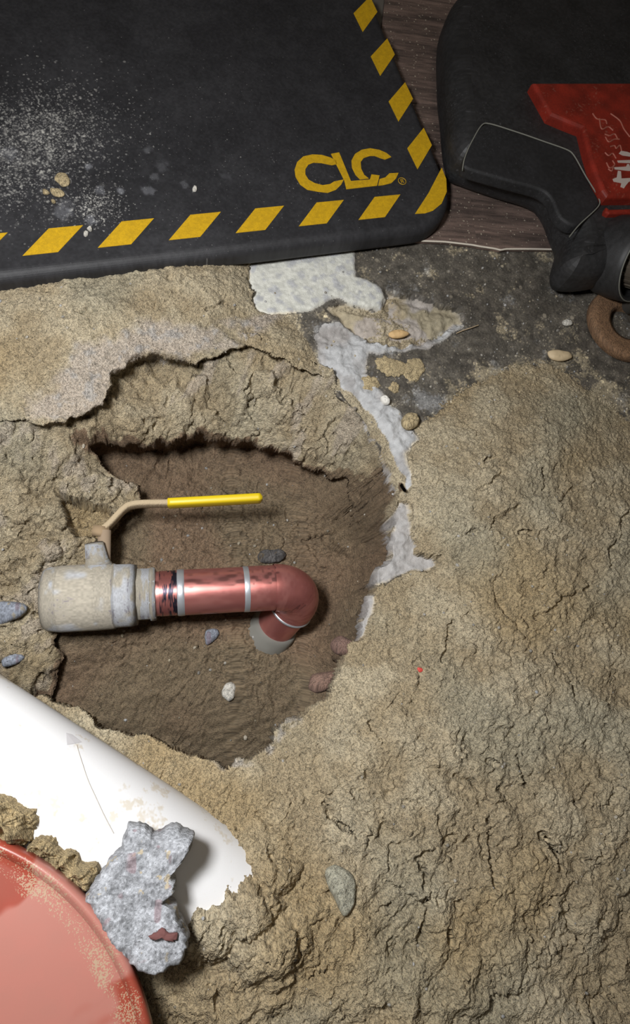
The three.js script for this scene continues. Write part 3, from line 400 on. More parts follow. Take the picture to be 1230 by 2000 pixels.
  const yT2 = dataTex(512, (i, j) => { const u = i / 512, v = j / 512; const s = 0.90 + 0.08 * (tileNoise(40, 81)(u, v) - 0.5) + 0.10 * (tileNoise(150, 82)(u, v) - 0.5); return [0.86 * s, 0.68 * s, 0.06 * s]; }, true, 1 / 0.1);
  const mY = std({ map: yT2, roughness: 0.65 });
  const flat = (pts, name, label) => { const s = new THREE.Shape(pts.map(([a, b]) => new THREE.Vector2(a, b))); const m = obj(name, new THREE.ExtrudeGeometry(s, { depth: 0.0006, bevelEnabled: false, curveSegments: 12 }).rotateX(-Math.PI / 2).translate(0, -0.0002, 0), mY, g); if (label) m.userData.label = label; return m; };
  // front border: parallelograms leaning to the right, then the rounded corner piece, then the right border
  const bl0 = loc(44, 500), tr0 = loc(162, 441), br0 = loc(113, 491), tl0 = loc(95, 446);
  const lean = tl0[0] - bl0[0], hgt = (tr0[1] + tl0[1]) / 2 - bl0[1], wid = br0[0] - bl0[0];
  for (let k = -1; k < 6; k++) { const a = k * S; flat([[a, 0], [a + wid, 0], [a + wid + lean, hgt], [a + lean, hgt]], 'border_stripe', 'yellow slanted stripe'); }
  const cp = [[810, 418], [836, 378], [862, 328], [871, 350], [872, 375], [862, 398], [845, 412], [830, 417]].map(([a, b]) => loc(a, b)); flat(cp, 'border_stripe', 'yellow rounded corner stripe');
  const r1 = [[827, 250], [843, 284], [815, 331], [795, 290]].map(([a, b]) => loc(a, b)); flat(r1, 'border_stripe', 'yellow slanted stripe');
  const dv = loc(770, 222)[1] - loc(795, 290)[1]; const step = Math.abs(dv) < 0.02 ? S : S;
  const [sx, sv] = [r1[0][0] - cp[2][0], r1[0][1] - cp[2][1]];
  for (let k = 1; k < 4; k++) flat(r1.map(([a, b]) => [a + (k > 0 ? 0 : 0), b + k * S]), 'border_stripe', 'yellow slanted stripe');
  // lettering
  const arcBand = (cx, cy, rx, ry, th, a0, a1, rot = 0, n = 28) => { const o = [], i = []; for (let k = 0; k <= n; k++) { const a = mix(a0, a1, k / n), c = Math.cos(a), s = Math.sin(a); const f = (r1_, r2_) => { const x = c * r1_, y = s * r2_; return loc(cx + x * Math.cos(rot) - y * Math.sin(rot), cy + x * Math.sin(rot) + y * Math.cos(rot)); }; o.push(f(rx, ry)); i.push(f(rx - th, ry - th * 0.86)); } return [...o, ...i.reverse()]; };
  const Rd = Math.PI / 180;
  flat([[658, 321], [648, 323], [640, 321.5], [628, 319], [612, 318], [602, 322], [596, 331], [596, 341], [602, 351], [614, 358], [630, 362], [644, 360], [652, 355], [671, 351], [666, 361], [656, 371], [640, 377], [622, 375], [600, 371], [586, 361], [577, 346], [575, 332], [580, 317], [592, 306], [610, 302], [628, 303], [645, 308], [656, 314]].map(([a, b]) => loc(a, b)), 'letter', 'yellow letter C');
  flat([[646, 301], [662, 298], [685, 354], [722, 351], [725, 341], [741, 343], [736, 363], [676, 370], [672, 353]].map(([a, b]) => loc(a, b)), 'letter', 'yellow letter L');
  flat([[752, 312], [742, 309], [732, 305], [722, 305], [710, 309], [704, 317], [705, 330], [711, 342], [720, 349], [703, 351], [694, 342], [687, 328], [686, 314], [693, 301], [706, 293], [722, 290], [740, 293], [754, 299], [764, 307]].map(([a, b]) => loc(a, b)), 'letter', 'yellow upper arc of letter C');
  flat([[741, 350], [752, 347], [760, 339], [778, 338], [773, 349], [764, 358], [748, 362], [738, 363]].map(([a, b]) => loc(a, b)), 'letter', 'yellow lower arc of letter C');
  const [rx, rv] = loc(785, 354); const mR = obj('registered_mark', mergeGeometries([new THREE.TorusGeometry(0.0042, 0.0004, 6, 32).rotateX(Math.PI / 2), ...[[[-0.0012, 0.002], [-0.0012, -0.002]], [[-0.0012, 0.002], [0.0008, 0.0019]], [[0.0008, 0.0019], [0.0013, 0.001]], [[0.0013, 0.001], [0.0008, 0]], [[0.0008, 0], [-0.0012, 0]], [[0, 0], [0.0014, -0.002]]].map(([[a, b], [c, d]]) => { const l = Math.hypot(c - a, d - b); return new THREE.BoxGeometry(l + 0.0004, 0.0006, 0.0006).rotateY(Math.atan2(d - b, c - a)).translate((a + c) / 2, 0, -(b + d) / 2); })].map(q => { q.deleteAttribute('uv'); return q.index ? q.toNonIndexed() : q; })), std({ color: '#b08c18', roughness: 0.6 }), g); mR.position.set(rx, 0.0002, -rv); mR.userData.label = 'small encircled R mark';
  globalThis.MATLOC = { loc, O, U, V, N };
}
const onMat = (px, py) => { const { loc, O, U, V } = globalThis.MATLOC, [a, b] = loc(px, py); return O.clone().addScaledVector(U, a).addScaledVector(V, b); };

// ---------------------------------------------------------------- brown laminate flooring under the tool
{
  const wood = dataTex(1024, (i, j) => { const u = i / 1024, v = j / 1024; const g1 = tileNoise(90, 91)(v, (u * 0.06 + 0.1) % 1), g2 = tileNoise(24, 92)(v, u * 0.1), g3 = tileNoise(220, 93)(v, (u * 0.12) % 1), f = tA(u, v); const s = 0.80 + 0.35 * (g1 - 0.5) + 0.25 * (g2 - 0.5) + 0.25 * (g3 - 0.5) + 0.1 * (f - 0.5); return [0.47 * s, 0.395 * s, 0.36 * s]; }, true, 1 / 0.3);
  { const d = wood.image.data, N = 1024; for (let k = 0; k < 2600; k++) { const r = 0.6 + rnd() ** 3 * 2.6, cx = rnd() * N, cy = rnd() * N; for (let y = -4; y <= 4; y++) for (let x = -4; x <= 4; x++) if (Math.hypot(x, y) < r) { const o = (((cy + y + N) % N | 0) * N + ((cx + x + N) % N | 0)) * 4; d[o] = 165; d[o + 1] = 155; d[o + 2] = 138; } } }
  const G = new THREE.Group(); G.name = 'trim_1'; scene.add(G); struct(G, 'dark brown wood-grain laminate flooring with a broken pale edge');
  const mW = std({ map: wood, roughness: 0.7 }), mE = std({ color: '#cfc6b8', roughness: 0.8 });
  const yL = 0.007;
  const front = [[700, 462], [822, 469], [870, 471], [922, 477], [938, 480], [965, 484], [978, 487], [990, 485], [1040, 485], [1092, 486], [1180, 488], [1300, 490]].map(([a, b]) => { const p = P(a, b, yL); return [p.x, p.z]; });
  const dirV = (() => { const a = P(950, 480, yL), b = P(960, 200, yL); return [(b.x - a.x), (b.z - a.z)]; })(); const dl = Math.hypot(...dirV); const ux = dirV[0] / dl, uz = dirV[1] / dl;
  const back = (d) => front.map(([x, z]) => [x + ux * d, z + uz * d]);
  const straight = d => { const f = back(d); return [f[0], f[f.length - 1]]; };
  const W1 = 0.19;
  const planks = [[...front, ...straight(W1 - 0.0006).reverse()]]; for (let k = 1; k < 5; k++) planks.push([...straight(W1 * k + 0.0006), ...straight(W1 * (k + 1) - 0.0006).reverse()]);
  planks.forEach((pl, k) => { const g = extrudeY(pl, 0.0016, yL, 0.0003, 2); const p = g.attributes.position, u = g.attributes.uv; for (let i = 0; i < p.count; i++) u.setXY(i, p.getX(i) + 0.13 * k, p.getZ(i)); obj('plank', g, mW, G); });
  // torn pale core and curled lip along the front edge
  const lip = new THREE.CatmullRomCurve3(front.slice(1, 11).map(([x, z]) => new THREE.Vector3(x, yL - 0.0006, z + 0.0004)), false, 'catmullrom', 0.2);
  obj('torn_edge', new THREE.TubeGeometry(lip, 80, 0.0011, 6), mE, G).userData.label = 'pale torn laminate edge';
}

// ---------------------------------------------------------------- black and red power tool
{
  const o = P(1080, 400, 0.0075), g = thing('power_tool', o, 'black and red power tool with worn white lettering lying on the laminate', 'power tool');
  const put = (name, geo, mat, label, par) => { const m = obj(name, geo.translate(-o.x, -o.y, -o.z), mat, par || g); if (label) m.userData.label = label; return m; };
  const rub = dataTex(512, (i, j) => { const u = i / 512, v = j / 512; const s = 0.150 + 0.05 * (tileNoise(8, 101)(u, v) - 0.5) + 0.05 * (tileNoise(60, 102)(u, v) - 0.5) + 0.16 * sm(0.82, 0.95, tileNoise(150, 103)(u, v)) * tileNoise(6, 104)(u, v); return [s, s, s * 1.03]; }, true, 1 / 0.15);
  const mB = std({ map: rub, roughness: 0.55 }), mB2 = std({ map: rub, roughness: 0.68, color: '#d8d8dc' });
  const redT = dataTex(512, (i, j) => { const u = i / 512, v = j / 512; const s = 0.9 + 0.25 * (tileNoise(10, 111)(u, v) - 0.5) + 0.12 * (tileNoise(90, 112)(u, v) - 0.5); const d = 0.35 * sm(0.72, 0.9, tileNoise(70, 113)(u, v) * 0.6 + 0.4 * tileNoise(9, 114)(u, v)); return mix3([0.55 * s, 0.17 * s, 0.12 * s], [0.62, 0.52, 0.47], d); }, true, 1 / 0.12);
  const mRed = std({ map: redT, roughness: 0.42 });
  const yM = 0.032;
  // main housing, rounded all round
  const out = smoothPts(poly([[862, 60], [856, 160], [862, 232], [880, 334], [912, 349], [975, 371], [1050, 397], [1064, 416], [1079, 455], [1090, 486], [1084, 510], [1080, 534], [1090, 554], [1120, 560], [1180, 552], [1290, 500], [1330, 380], [1330, 200], [1300, 60], [1100, 20], [900, 20]], yM), 160);
  put('housing', extrudeY(out, 0.0080, 0.066, 0.022, 8), mB, 'black rubber housing');
  // raised grip panel with a paler seam line along its edge
  const yP = 0.069;
  const pan = poly([[910, 327], [905, 322], [918, 280], [934, 252], [950, 241], [1000, 255], [1060, 275], [1113, 296], [1140, 340], [1171, 393], [1168, 402], [1125, 440], [1095, 425], [1075, 385], [1060, 372], [985, 350]], yP);
  const gp = put('grip_panel', extrudeY(smoothPts(pan, 140), 0.055, yP, 0.003, 4), mB2, 'smooth black side panel');
  const seam = new THREE.CatmullRomCurve3(poly([[903, 332], [907, 310], [922, 275], [945, 241], [955, 241], [1005, 256], [1060, 275], [1113, 295], [1120, 302], [1143, 342], [1171, 391], [1170, 400], [1130, 440], [1112, 462]], yP).map(([x, z]) => new THREE.Vector3(x, yP - 0.0003, z)), false, 'centripetal');
  put('panel_seam', new THREE.TubeGeometry(seam, 160, 0.0007, 6), std({ color: '#77776f', roughness: 0.8 }), 'pale grey panel seam', gp);
  // red motor housing
  const yR = 0.078;
  const red = poly([[1040, 160], [1075, 222], [1110, 237], [1138, 248], [1148, 290], [1160, 330], [1176, 370], [1186, 384], [1240, 384], [1330, 380], [1330, 160]], yR);
  const rp = put('red_cover', extrudeY(red, 0.05, yR, 0.004, 4), mRed, 'worn red plastic cover');
  put('red_band', extrudeY(poly([[1184, 404], [1190, 408], [1330, 404], [1330, 414], [1190, 417], [1182, 413]], 0.072), 0.05, 0.072, 0.002, 3), mRed, 'narrow red band');
  // worn lettering running down the cover
  const mWh = std({ color: '#b9aca4', roughness: 0.7 }), mEm = std({ color: '#9a5a4c', roughness: 0.6 });
  const ink = (pts, mat, name, label) => put(name, extrudeY(poly(pts, yR), yR - 0.001, yR + 0.0004), mat, label, rp);
  for (const q of [[[1208, 300], [1212, 295], [1224, 297], [1232, 300], [1260, 302], [1260, 307], [1230, 306], [1216, 304]], [[1205, 314], [1230, 313], [1260, 316], [1260, 321], [1230, 319], [1207, 318]], [[1199, 327], [1222, 326], [1224, 321], [1228, 321], [1230, 328], [1260, 330], [1260, 334], [1226, 334], [1200, 331]], [[1196, 350], [1204, 347], [1206, 334], [1212, 335], [1213, 349], [1232, 348], [1260, 350], [1260, 356], [1228, 355], [1222, 362], [1218, 368], [1211, 365], [1213, 358], [1198, 355]]]) ink(q, mWh, 'letter_stroke', 'worn white lettering');
  const stroke = (pts, r, mat, name, label) => put(name, new THREE.TubeGeometry(new THREE.CatmullRomCurve3(pts.map(([a, b]) => P(a, b, yR)), false, 'centripetal'), 30, r, 5), mat, label, rp);
  for (const q of [[[1157, 222], [1165, 232], [1182, 235], [1185, 243]], [[1170, 232], [1175, 252], [1188, 248], [1197, 255]], [[1180, 262], [1190, 265], [1200, 262], [1206, 272]], [[1182, 268], [1188, 277], [1200, 272], [1209, 272]], [[1190, 287], [1200, 285], [1203, 290], [1210, 284], [1214, 296]], [[1181, 298], [1188, 304], [1196, 300], [1203, 310]], [[1184, 318], [1190, 328], [1200, 322], [1196, 314]], [[1187, 330], [1194, 334], [1198, 324]], [[1192, 222], [1210, 236], [1218, 252], [1230, 268]]]) stroke(q, 0.0009, mEm, 'raised_letter', 'rubbed raised lettering');
  // flared rubber nose, ribbed chuck and metal collar
  const yN = 0.046, n0 = P(1145, 440, yN), n1 = P(1225, 545, yN); n1.y = yN - 0.004; const ax = new THREE.Vector3().subVectors(n1, n0).normalize(), len = n0.distanceTo(n1);
  const c0 = P(1168, 458, yN), c1 = P(1206, 500, yN);
  const nl = c0.distanceTo(c1);
  const no = P(1224, 506, 0.048), nd = new THREE.Vector3().subVectors(P(1264, 544, 0.048), no).normalize().add(new THREE.Vector3(-0.08, 0.75, 0.15)).normalize();
  const Ra = 0.041;
  const nose = put('rubber_nose', alongAxis(lathe([[0.004, -0.03], [Ra * 0.85, -0.03], [Ra * 0.97, -0.018], [Ra, 0.0], [Ra * 0.98, 0.014], [Ra * 0.94, 0.019], [Ra * 0.88, 0.020], [Ra * 0.82, 0.016], [Ra * 0.76, 0.0], [Ra * 0.7, -0.014], [0.004, -0.016]], 56), no, no.clone().add(nd)), mB, 'flared black rubber nose');
  put('nose_rim', alongAxis(new THREE.TorusGeometry(Ra * 0.93, 0.0007, 6, 72).rotateX(Math.PI / 2), no.clone().addScaledVector(nd, 0.0197), no.clone().addScaledVector(nd, 0.05)), std({ color: '#6d6d66', roughness: 0.8 }), 'dusty rim line', nose);
  const rib = []; for (let k = 0; k < 20; k++) { const a = k / 20 * 2 * Math.PI; rib.push(new THREE.BoxGeometry(0.0026, 0.022, 0.003).translate(0.0245, 0.012, 0).rotateY(a)); }
  put('chuck', alongAxis(mergeGeometries([lathe([[0.004, -0.02], [0.0245, -0.02], [0.0245, 0.024], [0.021, 0.03], [0.004, 0.03]], 48).toNonIndexed(), ...rib.map(r => r.toNonIndexed())]), no, no.clone().add(nd)), std({ color: '#4a4238', roughness: 0.6 }), 'ribbed brown chuck sleeve');
  put('collar', alongAxis(lathe([[0.004, 0.03], [0.019, 0.03], [0.020, 0.032], [0.020, 0.044], [0.018, 0.046], [0.004, 0.046]], 48), no, no.clone().add(nd)), std({ color: '#8d8d90', metalness: 0.9, roughness: 0.3 }), 'shiny metal collar');
  put('shaft', alongAxis(lathe([[0.004, 0.046], [0.009, 0.046], [0.009, 0.085], [0.004, 0.085]], 24), no, no.clone().add(nd)), std({ color: '#5b554e', metalness: 0.7, roughness: 0.5 }), 'dull steel shaft');
  // rusty foot ring on the floor
  const fc = P(1226, 630, 0.010);
  const planar = q => { const p = q.attributes.position, u = q.attributes.uv; for (let i = 0; i < p.count; i++) u.setXY(i, p.getX(i), p.getZ(i) + p.getY(i)); return q; };
  put('foot_ring', planar(lathe([[0.020, 0.000], [0.041, 0.000], [0.0445, 0.003], [0.0445, 0.012], [0.042, 0.016], [0.036, 0.0165], [0.024, 0.014], [0.020, 0.012], [0.020, 0.0]], 48)).scale(1, 0.75, 1).translate(fc.x, 0.0005, fc.z), std({ color: '#8a6a4e', roughness: 0.8, bumpMap: grainB, bumpScale: 0.0008, map: grain }), 'worn rusty brown foot ring');
  put('foot_post', new THREE.CylinderGeometry(0.007, 0.009, 0.05, 16).rotateX(0.3).translate(fc.x + 0.004, 0.036, fc.z - 0.012), std({ color: '#3a3733', roughness: 0.6 }), 'dark foot post');
}

// ---------------------------------------------------------------- white plastic pipe
{
  const r = 0.044, p1 = P(-66, 1439, 0.042), p2 = P(400, 1732, 0.004), pd = new THREE.Vector3().subVectors(p2, p1), a = p1.clone().addScaledVector(pd, -0.45), b = p2.clone().addScaledVector(pd, 0.30), d = new THREE.Vector3().subVectors(b, a), L = d.length(), X = d.clone().normalize();
  const g = thing('plastic_pipe', a.clone().setY(a.y - r), 'thick white plastic pipe half buried in the sand', 'pipe');
  const T = dataTex(1024, (i, j) => { const u = i / 1024, v = j / 1024; const m = tileNoise(9, 121)(u, v) * 0.55 + tileNoise(36, 122)(u, v) * 0.3 + tileNoise(140, 123)(u, v) * 0.15; const c = [0.90, 0.90, 0.905]; const st = sm(0.62, 0.74, m) * 0.4; const f = hash(i, j, 77) < 0.02 ? 0.15 : 0; return mix3(c, [0.74, 0.67, 0.55], st + f); }, true);
  const mP = std({ map: T, roughness: 0.5 });
  const q = new THREE.Quaternion().setFromUnitVectors(new THREE.Vector3(0, 1, 0), X);
  const wall = lathe([[r - 0.0035, 0], [r, 0], [r, L], [r - 0.0035, L], [r - 0.0035, 0]], 96); wall.attributes.uv && (() => { const p = wall.attributes.position, u = wall.attributes.uv; for (let i = 0; i < p.count; i++) u.setXY(i, u.getX(i) * 1.4, p.getY(i) / 0.2); })();
  obj('pipe_wall', wall.applyQuaternion(q).translate(0, r, 0), mP, g);
  // printed arrow head and a hairline seam across the top
  const cam = new THREE.Vector3(0, H, 0);
  const hit = (px, py, rr) => { const D = P(px, py, 0).sub(cam).normalize(); const w = cam.clone().sub(a); const dp = D.clone().addScaledVector(X, -D.dot(X)), wp = w.clone().addScaledVector(X, -w.dot(X)); const A = dp.dot(dp), B = 2 * dp.dot(wp), C = wp.dot(wp) - rr * rr, q2 = B * B - 4 * A * C; const t = (-B - Math.sqrt(Math.max(0, q2))) / (2 * A); return cam.clone().addScaledVector(D, t); };
  const mk2 = pts => { const c = new THREE.CatmullRomCurve3(pts.map(([x, y]) => hit(x, y, r + 0.0001).sub(g.position)), false, 'centripetal'); return new THREE.TubeGeometry(c, 40, 0.0004, 5); };
  obj('seam_line', mk2([[149, 1455], [160, 1490], [172, 1525], [188, 1560], [203, 1592], [222, 1628]]), std({ color: '#bfb9b2', roughness: 0.7 }), g).userData.label = 'thin grey hairline across the pipe';
  const V = [[129, 1431], [131, 1455], [160, 1449], [141, 1434], [130, 1443], [146, 1452]].map(([x, y]) => hit(x, y, r + 0.0003).sub(g.position)); const tri = new THREE.BufferGeometry().setFromPoints([V[0], V[1], V[5], V[0], V[5], V[2], V[0], V[2], V[3]]); tri.computeVertexNormals();
  obj('arrow_mark', tri, std({ color: '#c9c7c9', roughness: 0.6, side: THREE.DoubleSide }), g).userData.label = 'pale grey printed arrowhead';
  globalThis.PIPEHIT = (px, py) => hit(px, py, r);
}

// ---------------------------------------------------------------- red bucket lid
{
  const yL = 0.086, p = [[0, 1643], [109, 1703], [164, 1755], [239, 1858]].map(([a, b]) => P(a, b, yL)); const [A, B, C] = [p[0], p[2], p[3]];
  const D = 2 * (A.x * (B.z - C.z) + B.x * (C.z - A.z) + C.x * (A.z - B.z)), a2 = A.x ** 2 + A.z ** 2, b2 = B.x ** 2 + B.z ** 2, c2 = C.x ** 2 + C.z ** 2;
  const cx = (a2 * (B.z - C.z) + b2 * (C.z - A.z) + c2 * (A.z - B.z)) / D, cz = (a2 * (C.x - B.x) + b2 * (A.x - C.x) + c2 * (B.x - A.x)) / D, R = Math.hypot(A.x - cx, A.z - cz);
  const g = thing('bucket_lid', new THREE.Vector3(cx, 0.050, cz), 'red plastic round lid with sand stuck along its rim', 'lid');
  const N = 2048, S = R * 2.1, d = new Uint8Array(N * N * 4), nA = tileNoise(7, 131), nB = tileNoise(40, 132), nC = tileNoise(620, 133);
  for (let j = 0; j < N; j++) for (let i = 0; i < N; i++) {
    const u = i / N, v = j / N, x = (u - 0.5) * S, z = (v - 0.5) * S, rr = Math.hypot(x, z) / R;
    let c = [0.60 + 0.05 * (nB(u, v) - 0.5), 0.275, 0.215]; const sheenFilm = sm(-0.16, -0.04, fbm(x * 11, z * 11, 4, 4.4)); c = mix3(c, [0.74, 0.55, 0.51], 0.68 * sheenFilm);  // pinkish dust film, with a reflected sheen painted into the same colour
    const gr = nC(u, v) * 0.7 + nB(u, v) * 0.4; const band = sm(0.84, 0.92, rr) * sm(1.02, 0.97, rr); const s = sm(0.60, 0.70, gr * (0.42 + 0.60 * band)); c = mix3(c, [0.70, 0.63, 0.52], s * 0.8);
    const o = (j * N + i) * 4; d[o] = clamp(c[0]) * 255; d[o + 1] = clamp(c[1]) * 255; d[o + 2] = clamp(c[2]) * 255; d[o + 3] = 255;
  }
  const t = new THREE.DataTexture(d, N, N); t.magFilter = THREE.LinearFilter; t.minFilter = THREE.LinearMipmapLinearFilter; t.generateMipmaps = true; t.colorSpace = THREE.SRGBColorSpace; t.needsUpdate = true;
  const m = std({ map: t, roughness: 0.36 });
  const pl = geo => { const q = geo.attributes.position, u = geo.attributes.uv; for (let i = 0; i < q.count; i++) u.setXY(i, q.getX(i) / S + 0.5, q.getZ(i) / S + 0.5); return geo; };
  const top = yL - 0.050;
  obj('disc', pl(lathe([[0.0005, top + 0.004], [R * 0.5, top + 0.003], [R * 0.86, top - 0.001], [R * 0.93, top - 0.003], [R * 0.955, top - 0.002]], 128)), m, g);
  obj('rim', pl(lathe([[R * 0.95, top - 0.003], [R * 0.97, top + 0.001], [R * 0.985, top + 0.0015], [R * 0.998, top], [R, top - 0.004], [R * 0.998, top - 0.010], [R * 0.99, top - 0.0128], [R * 0.975, top - 0.013], [R * 0.975, top - 0.006], [R * 0.95, top - 0.004]], 160)), m, g).userData.label = 'sand-dusted raised rim';
}

// ---------------------------------------------------------------- loose pieces
const concT = dataTex(1024, (i, j) => { const u = i / 1024, v = j / 1024; let s = 0.62 + 0.14 * (tileNoise(24, 141)(u, v) - 0.5) + 0.22 * (tileNoise(120, 142)(u, v) - 0.5) + 0.14 * (tB(u, v) - 0.5); let c = [s * 0.985, s, s * 1.03]; c = mix3(c, [0.72, 0.65, 0.52], 0.7 * sm(0.80, 0.88, tileNoise(30, 143)(u, v) * 0.8 + 0.2 * tileNoise(110, 146)(u, v))); c = mix3(c, [0.52, 0.40, 0.42], 0.45 * sm(0.82, 0.9, tileNoise(22, 144)(u, v))); c = mix3(c, [0.3, 0.3, 0.31], 0.6 * sm(0.9, 0.96, tileNoise(130, 145)(u, v))); return c; }, true, 1 / 0.16);
const mChunk = std({ map: concT, bumpMap: grainB, bumpScale: 0.0006, roughness: 0.92 });
const mBlue = std({ map: concT, color: '#cdd2dc', bumpMap: grainB, bumpScale: 0.0006, roughness: 0.85 });
const mTan = std({ map: grain, color: '#bba984', bumpMap: grainB, bumpScale: 0.0008, roughness: 0.95 });
const mTan2 = std({ map: grain, color: '#b39f78', bumpMap: grainB, bumpScale: 0.0012, roughness: 0.95 });
const mPale = std({ map: grain, color: '#dad6cc', roughness: 0.9 });
{
  const y = 0.077;
  const { g, c } = stone([[252, 1608], [272, 1604], [290, 1611], [300, 1625], [312, 1620], [330, 1608], [347, 1607], [380, 1625], [376, 1645], [352, 1680], [338, 1700], [345, 1720], [334, 1745], [318, 1758], [345, 1766], [352, 1790], [368, 1822], [366, 1850], [352, 1880], [300, 1900], [252, 1880], [232, 1858], [200, 1805], [166, 1752], [180, 1725], [205, 1690], [236, 1652], [243, 1625]], y, 0.026, { n: 260, rings: 40, p: 16, rough: 0.19, k: 5, ragged: 0.0, tiltX: 0.03, tiltZ: -0.03, sharp: true });
  const m = obj('concrete_chunk', g, mChunk); m.position.copy(c); tag(m, 'jagged grey concrete chunk resting on the white pipe', 'concrete');
  const { g: g2, c: k2 } = stone([[292, 1828], [305, 1820], [318, 1812], [330, 1822], [346, 1822], [344, 1836], [328, 1838], [312, 1832], [298, 1836]], y + 0.0145, 0.004, { n: 40, k: 3, ragged: 0.2 }); obj('red_stain', g2.translate(k2.x - c.x, k2.y - c.y, k2.z - c.z), std({ color: '#6e4744', roughness: 0.9 }), m).userData.label = 'dark red aggregate patch';
}
function rest(name, s, mat, label, cat, lift = 0, group) { const m = obj(name, s.g, mat); m.position.copy(s.c); m.position.y += lift; return tag(m, label, cat, group); }
{ const y = gh(20, 1195, -0.06); rest('stone_flake', stone([[-14, 1184], [0, 1176], [20, 1175], [48, 1180], [54, 1188], [44, 1202], [20, 1213], [0, 1221], [-12, 1210]], y + 0.002, 0.014, { k: 7, p: 4 }), mBlue, 'larger bluish grey stone flake on the bank beside the valve', 'stone'); }
{ const y = gh(25, 1290, -0.07); rest('stone_flake', stone([[3, 1293], [12, 1282], [25, 1276], [42, 1277], [48, 1284], [40, 1293], [24, 1300], [8, 1303]], y + 0.006, 0.010, { k: 8, p: 4 }), mBlue, 'smaller bluish grey stone flake on the bank above the white pipe', 'stone'); }
{ const y = gh(411, 1243, -0.12); rest('stone_flake', stone([[402, 1232], [412, 1228], [424, 1229], [428, 1238], [420, 1250], [404, 1260], [400, 1250]], y + 0.003, 0.010, { k: 9, p: 4 }), mBlue, 'pointed blue-grey stone chip in soil below the copper pipe', 'stone'); }
{ const y = gh(447, 1352, -0.12); rest('pebble', blob(447, 1352, 26, 40, y + 0.0035, 0.010, 0.1, { k: 10 }), mPale, 'whitish pebble set in the damp soil', 'stone'); }
{ const y = gh(328, 1396, -0.12); rest('pebble', blob(328, 1396, 46, 36, y + 0.003, 0.012, -0.5, { k: 11 }), std({ map: grain, color: '#a89c8a', roughness: 0.9, bumpMap: grainB, bumpScale: 0.0006 }), 'brownish round stone half sunk in damp soil', 'stone'); }
{ const y = gh(533, 1084, -0.12); rest('mortar_lump', stone([[503, 1086], [510, 1076], [530, 1074], [552, 1075], [558, 1084], [548, 1096], [520, 1100], [506, 1096]], y + 0.003, 0.014, { k: 41, rough: 0.3, p: 3 }), std({ map: concT, color: '#8f8984', bumpMap: grainB, bumpScale: 0.0008, roughness: 0.95 }), 'dark grey mortar lump in the soil behind the copper elbow', 'mortar'); }
{ const y = gh(640, 1328, -0.1); rest('brick_fragment', blob(632, 1332, 70, 38, y, 0.022, -0.2, { k: 12 }), std({ map: grain, color: '#8a6f62', roughness: 0.95, bumpMap: grainB, bumpScale: 0.0008 }), 'pinkish brown stone in the pit wall under the sandy rim', 'stone'); }
{ const y = gh(672, 1262, -0.08); rest('brick_fragment', blob(668, 1262, 46, 40, y, 0.018, 0.4, { k: 22 }), std({ map: grain, color: '#80665c', roughness: 0.95, bumpMap: grainB, bumpScale: 0.0008 }), 'dull reddish stone in the pit wall beside concrete edge', 'stone'); }
rest('plaster_crumb', stone([[744, 775], [752, 771], [762, 780], [760, 788], [750, 787]], 0.006, 0.007, { n: 30, k: 13, p: 5 }), std({ color: '#d9d6cf', roughness: 0.9 }), 'white angular plaster crumb on the broken concrete edge', 'crumb', -0.002);
rest('sand_clod', stone([[785, 818], [795, 808], [812, 808], [818, 822], [812, 834], [796, 838], [786, 830]], 0.006, 0.014, { k: 14 }), mTan, 'rounded tan clod beside the concrete strip', 'clod', -0.001);
for (const [px, py, w, h, k, l] of [[724, 748, 40, 30, 15, 'tan clod on the concrete beside the white crumb'], [770, 758, 22, 20, 16, 'small tan clod next to the white crumb'], [760, 716, 60, 36, 17, 'flattened tan clod on the concrete strip'], [808, 722, 40, 52, 19, 'tan clod where concrete strip meets the dark floor']]) rest('sand_clod', blob(px, py, w, h, gh(px, py, 0) + 0.0005, 0.005, 0.2, { k, rough: 0.25, ragged: 0.3, n: 48, p: 2 }), mTan, l, 'clod');
for (const [pts, y, th, k, l] of [[[[-25, 1560], [0, 1543], [30, 1548], [52, 1560], [72, 1572], [80, 1600], [72, 1625], [52, 1648], [20, 1652], [-25, 1640]], 0.066, 0.040, 31, 'large sand clod lying on the white pipe beside the red lid'], [[[58, 1648], [72, 1634], [90, 1628], [110, 1632], [118, 1652], [134, 1668], [120, 1692], [96, 1694], [70, 1668]], 0.064, 0.034, 32, 'middle sand clod between the white pipe and red lid'], [[[118, 1664], [134, 1654], [154, 1662], [162, 1682], [192, 1684], [196, 1704], [186, 1730], [166, 1742], [140, 1722], [118, 1700]], 0.062, 0.034, 33, 'sand clod wedged between the red lid and grey concrete chunk']]) rest('sand_clod', stone(pts, y, th, { n: 90, rings: 22, k, rough: 0.30, ragged: 0.12, p: 2.6 }), mTan2, l, 'clod');
// seed husk in the trough and a pale shell on the dark floor
{ const y = gh(777, 654, -0.004) + 0.003; const s = stone([[757, 655], [765, 648], [778, 646], [792, 649], [798, 653], [790, 659], [776, 662], [764, 661]], y, 0.007, { n: 40, k: 18, p: 2.2, rough: 0.1 }); rest('wood_chip', s, std({ color: '#c9a877', roughness: 0.8 }), 'tan wood chip lying in the sandy trough', 'chip', 0.0015); }
{ const s = stone([[1069, 688], [1078, 684], [1095, 685], [1112, 690], [1117, 697], [1108, 703], [1090, 705], [1074, 699]], 0.005, 0.008, { n: 40, k: 20, p: 2.2, rough: 0.06 }); rest('seed_shell', s, std({ color: '#c6b290', roughness: 0.6 }), 'pale oval shell on the dark floor above the sand heap', 'shell'); }
{ const s = stone([[1098, 628], [1106, 624], [1116, 628], [1117, 634], [1106, 636], [1099, 633]], 0.003, 0.005, { n: 30, k: 21 }); rest('pebble', s, mPale, 'small pale pebble on the dark floor beside the tool', 'stone'); }
